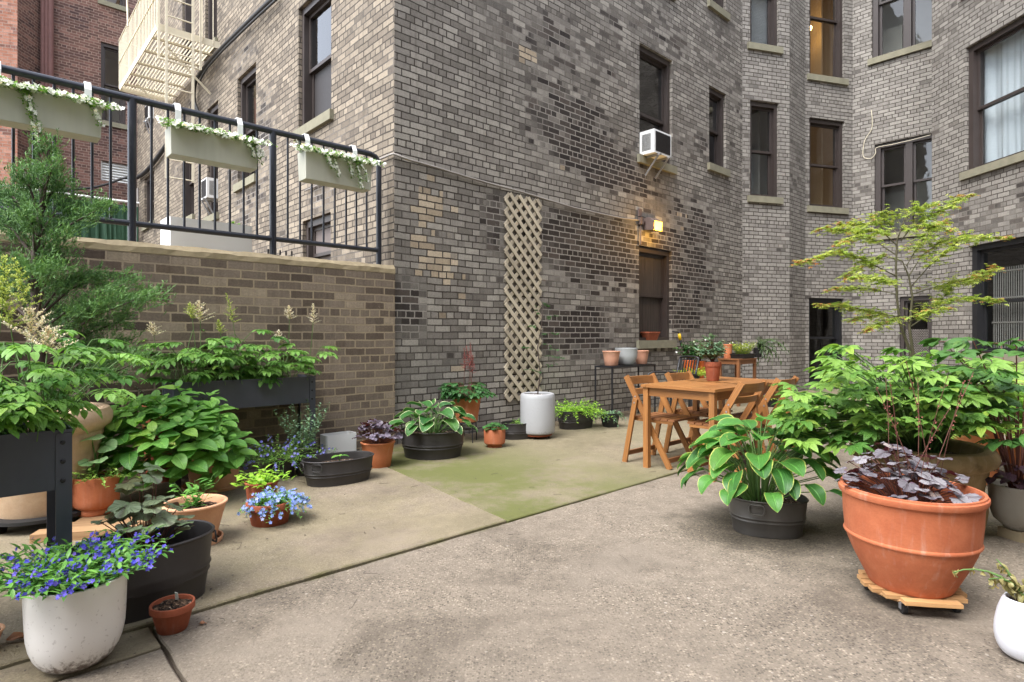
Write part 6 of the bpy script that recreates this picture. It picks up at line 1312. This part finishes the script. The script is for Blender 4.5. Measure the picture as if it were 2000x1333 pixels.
# juniper in the pale urn
u1 = POTS['urn1']; base = V(u1[:3]); p = Plant('juniper_tree', 'dark green juniper tree leaning out of the pale urn against the garden wall', tuple(base), 'tree', seed=99); rr = p.rr; tb, fb = p.mb('trunk'), p.mb('crown')
def j3(px, py, dy=0.): return at(px, base.y + dy, py) - base
TR = [V((0, 0, -.02)), j3(78, 730), j3(72, 640), j3(68, 540), j3(72, 460), j3(85, 380), j3(95, 320), j3(98, 270)]
tb.tube(TR, [.035, .03, .027, .024, .02, .014, .008, .003], 8, False)
def tz(z):
    for a, b in zip(TR, TR[1:]):
        if a.z <= z <= b.z: return a.lerp(b, (z - a.z) / (b.z - a.z))
    return TR[-1] if z > TR[-1].z else TR[0]
def blade(p, d, L, w, rnd):
    sd_ = d.cross(V((rr.gauss(0, 1), rr.gauss(0, 1), rr.gauss(0, 1)))).normalized() * w; m_ = p + d * (L * .45)
    fb.add([p, m_ + sd_, p + d * L, m_ - sd_], [(0, 1, 2, 3)], [(.5, 0), (1, .5), (.5, 1), (0, .5)], rnd)
def spray(c, d, L, n, tone):
    """flat fan of scale-leaf shoots"""
    for i in range(n):
        dd = (d.normalized() + V((rr.gauss(0, .5), rr.gauss(0, .5), rr.gauss(0, .42) + .08))).normalized(); l = L * rr.uniform(.5, 1.2); s0 = c + V((rr.gauss(0, .03), rr.gauss(0, .03), rr.gauss(0, .024))); rnd = min(1, max(0, tone + rr.uniform(-.25, .25)))
        blade(s0, dd, l, .0026, rnd)
        for k in range(8): a = s0 + dd * (l * (.12 + .11 * k)); blade(a, (dd + V((rr.uniform(-.9, .9), rr.uniform(-.9, .9), rr.uniform(-.6, .8)))).normalized(), l * rr.uniform(.25, .5), .0021, min(1, rnd + .04 * k))
TG = [(95, 285, 0, .5), (72, 335, .1, .6), (108, 320, -.1, .6), (40, 345, -.1, .8), (15, 385, .1, .9), (140, 395, .05, .8), (200, 405, -.05, .9), (165, 420, .15, .8), (60, 420, -.15, 1), (20, 450, .1, 1), (110, 450, .15, .9), (-25, 420, 0, 1), (-40, 480, .1, 1), (130, 500, .0, .9), (35, 515, -.1, 1), (5, 540, .15, 1), (100, 530, -.2, 1), (150, 545, .1, 1), (200, 540, .2, 1), (245, 552, .1, 1), (292, 575, .0, 1), (265, 585, .2, .9), (215, 590, .0, 1), (175, 600, -.1, 1), (240, 625, .25, .8), (150, 630, .15, 1), (190, 665, .2, 1), (240, 690, .1, .9), (288, 700, .0, .9), (220, 705, .25, .8), (160, 690, .3, .9), (120, 600, .25, .8), (-60, 540, .1, 1), (60, 570, .25, .7), (130, 460, -.1, .7), (-20, 360, .1, .7), (60, 385, .2, .9), (120, 360, .05, .7), (265, 660, .15, .6), (180, 730, .2, .6)]
for (px, py, dy, k) in TG:
    tip = j3(px, py, dy); hz = math.hypot(tip.x - TR[3].x, tip.y); s = tz(tip.z - .2 - .25 * hz); mid = s.lerp(tip, .5) + UP * .05; tb.tube([s, mid, tip], [.010, .006, .002], 5, False); out = (tip - s).normalized()
    for j in range(int(24 * k)):
        t = 1.03 - .6 * rr.random() ** 1.2; a = s.lerp(mid, t * 2) if t < .5 else mid.lerp(tip, t * 2 - 1); a = a + V((rr.gauss(0, .042), rr.gauss(0, .042), rr.gauss(0, .022))) * k; spray(a, out + V((rr.gauss(0, .35), rr.gauss(0, .35), .25)), .055, 12, .15 + .6 * max(0, t - .5))
p.done({'trunk': L_['bark'], 'crown': L_['juniper']})
# trailing flowers of the railing boxes
for k, (c, L, h, zb5) in enumerate(BOX):
    p = Plant('trailing_flowers', ('white flowers trailing in strands from the nearest railing box', 'white flowers along the middle railing box', 'white flowers hanging over the railing box at the building corner')[k], (c.x, c.y, zb5 + h - .03), 'flowers', seed=110 + k); rr = p.rr; fb, fl, st = p.mb('foliage'), p.mb('flower'), p.mb('stem'); loc = lambda a, o, z: dM * a + nM * o + UP * z
    n = int(L / .0019)
    for i in range(n):
        a = rr.uniform(-L / 2, L / 2 * 1.04); b = loc(a, rr.uniform(-.04, .085), rr.uniform(0, .03)); az = rr.uniform(0, 6.3); pts = curve(b, (polar(az, .9) + nM * .4), rr.uniform(.07, .17), 1.3, 4); st.tube(pts, .001, 3, False)
        for j in range(6): q = pts[1 + j % 4]; leaf(fb, q, polar(rr.uniform(0, 6), rr.uniform(-.3, .6)), UP, rr.uniform(.02, .036), .009, 'ovate', 2, .2, .5, rr=rr)
        if rr.random() < .9: dd = (nM * .8 + polar(rr.uniform(0, 6), .6)).normalized(); flower5(fl, pts[-1] + dd * .01, dd, rr.uniform(.016, .025), rr, petals=5)
    strands = [(-.12, .34), (-.10, .28), (-.45, .1), (.4, .14)] if k == 0 else ([(.42, .16), (.36, .12), (.46, .1)] if k == 1 else [(-.12, .18), (.22, .26), (.1, .16), (-.2, .12), (.3, .18)])
    for (f, D) in strands:
        for z in range(3):
            pts = [loc(L * f + rr.uniform(-.03, .03), .08, .03), loc(L * f + rr.uniform(-.03, .03), .125, .0), loc(L * f + .03 + rr.uniform(-.02, .02), .135, -D * .5), loc(L * f + .06 + rr.uniform(-.03, .03), .13, -D)]; st.tube(pts, .0015, 3, False)
            for j in range(int(D * 170)): t = rr.random() * 2.99; q = pts[int(t)].lerp(pts[int(t) + 1], t - int(t)) + V((rr.gauss(0, .008), rr.gauss(0, .008), 0)); leaf(fb, q, polar(rr.uniform(0, 6), rr.uniform(-.8, .3)), UP, .024, .007, 'ovate', 2, .2, .5, rr=rr)
            for j in range(5): t = rr.uniform(1.2, 2.95); q = pts[int(t)].lerp(pts[int(t) + 1], t - int(t)) + nM * .012; flower5(fl, q, nM + polar(rr.uniform(0, 6), .3) * .4, .014, rr, petals=4)
    p.done({'foliage': L_['trail'], 'flower': L_['white'], 'stem': L_['stem']})
bush('leafy_plant', 'few yellow green shoots in the white trough behind the railing', (TROUGH[0].x + dM.x * TROUGH[2] * .32, TROUGH[0].y + dM.y * TROUGH[2] * .32, TROUGH[2] * 0 + TROUGH[1]), (0, 0, .06), (.06, .04, .04), 12, {'foliage': L_['trail'], 'stem': L_['stem'], 'flower': L_['white']}, 120, .04, .012)
# ground litter
m = MB(); rr = random.Random(130)
for k in range(900):
    px, py = rr.uniform(150, 1500), rr.uniform(835, 1250); q = G(px, py); dn = (q - K).dot(nM)
    if dn < .1 or (rr.random() > math.exp(-dn * .9) * 1.2): continue
    a = rr.uniform(0, 6.3); z = .016
    if rr.random() < .45: dd = V((math.cos(a), math.sin(a), .05)); m.tube([V((q.x, q.y, z)), V((q.x, q.y, z)) + dd * .02, V((q.x, q.y, z)) + rotv(dd, UP, .4) * rr.uniform(.03, .09)], .0013, 4)
    else: leaf(m, (q.x, q.y, z), polar(a, .1), UP, rr.uniform(.008, .022), .005, 'ovate', 3, .3, .6, rr=rr)
for (x, y, z, R, h) in list(POTS.values()):
    if h > 1.2 or y > 8: continue
    for k in range(16):
        a = rr.uniform(0, 6.3); d = R * rr.uniform(.9, 2.1); q = V((x + d * math.cos(a), y + d * math.sin(a), .014)); leaf(m, q, polar(rr.uniform(0, 6.3), .1), UP, rr.uniform(.006, .018), .004, 'ovate', 2, .3, .6, rr=rr)
kind(m.build('leaf_litter', L_['bark']), 'stuff')
def fallen(label, px, py, L, W, z=.016):
    q = G(px, py); m = MB(); leaf(m, (0, 0, 0), V((1, .3, .12)), UP, L, W, 'ovate', 7, .5, .5, cols=2, wav=.3); o = m.build('fallen_leaf', M_['dryleaf'], smooth=True, loc=(q.x, q.y, z)); tag(o, label, 'leaf')
fallen('large dry brown leaf lying left of the white glazed pot', 12, 1262, .11, .028, .02); fallen('small dry leaf on the ground beside the little soil pot', 388, 1222, .03, .01, .006)
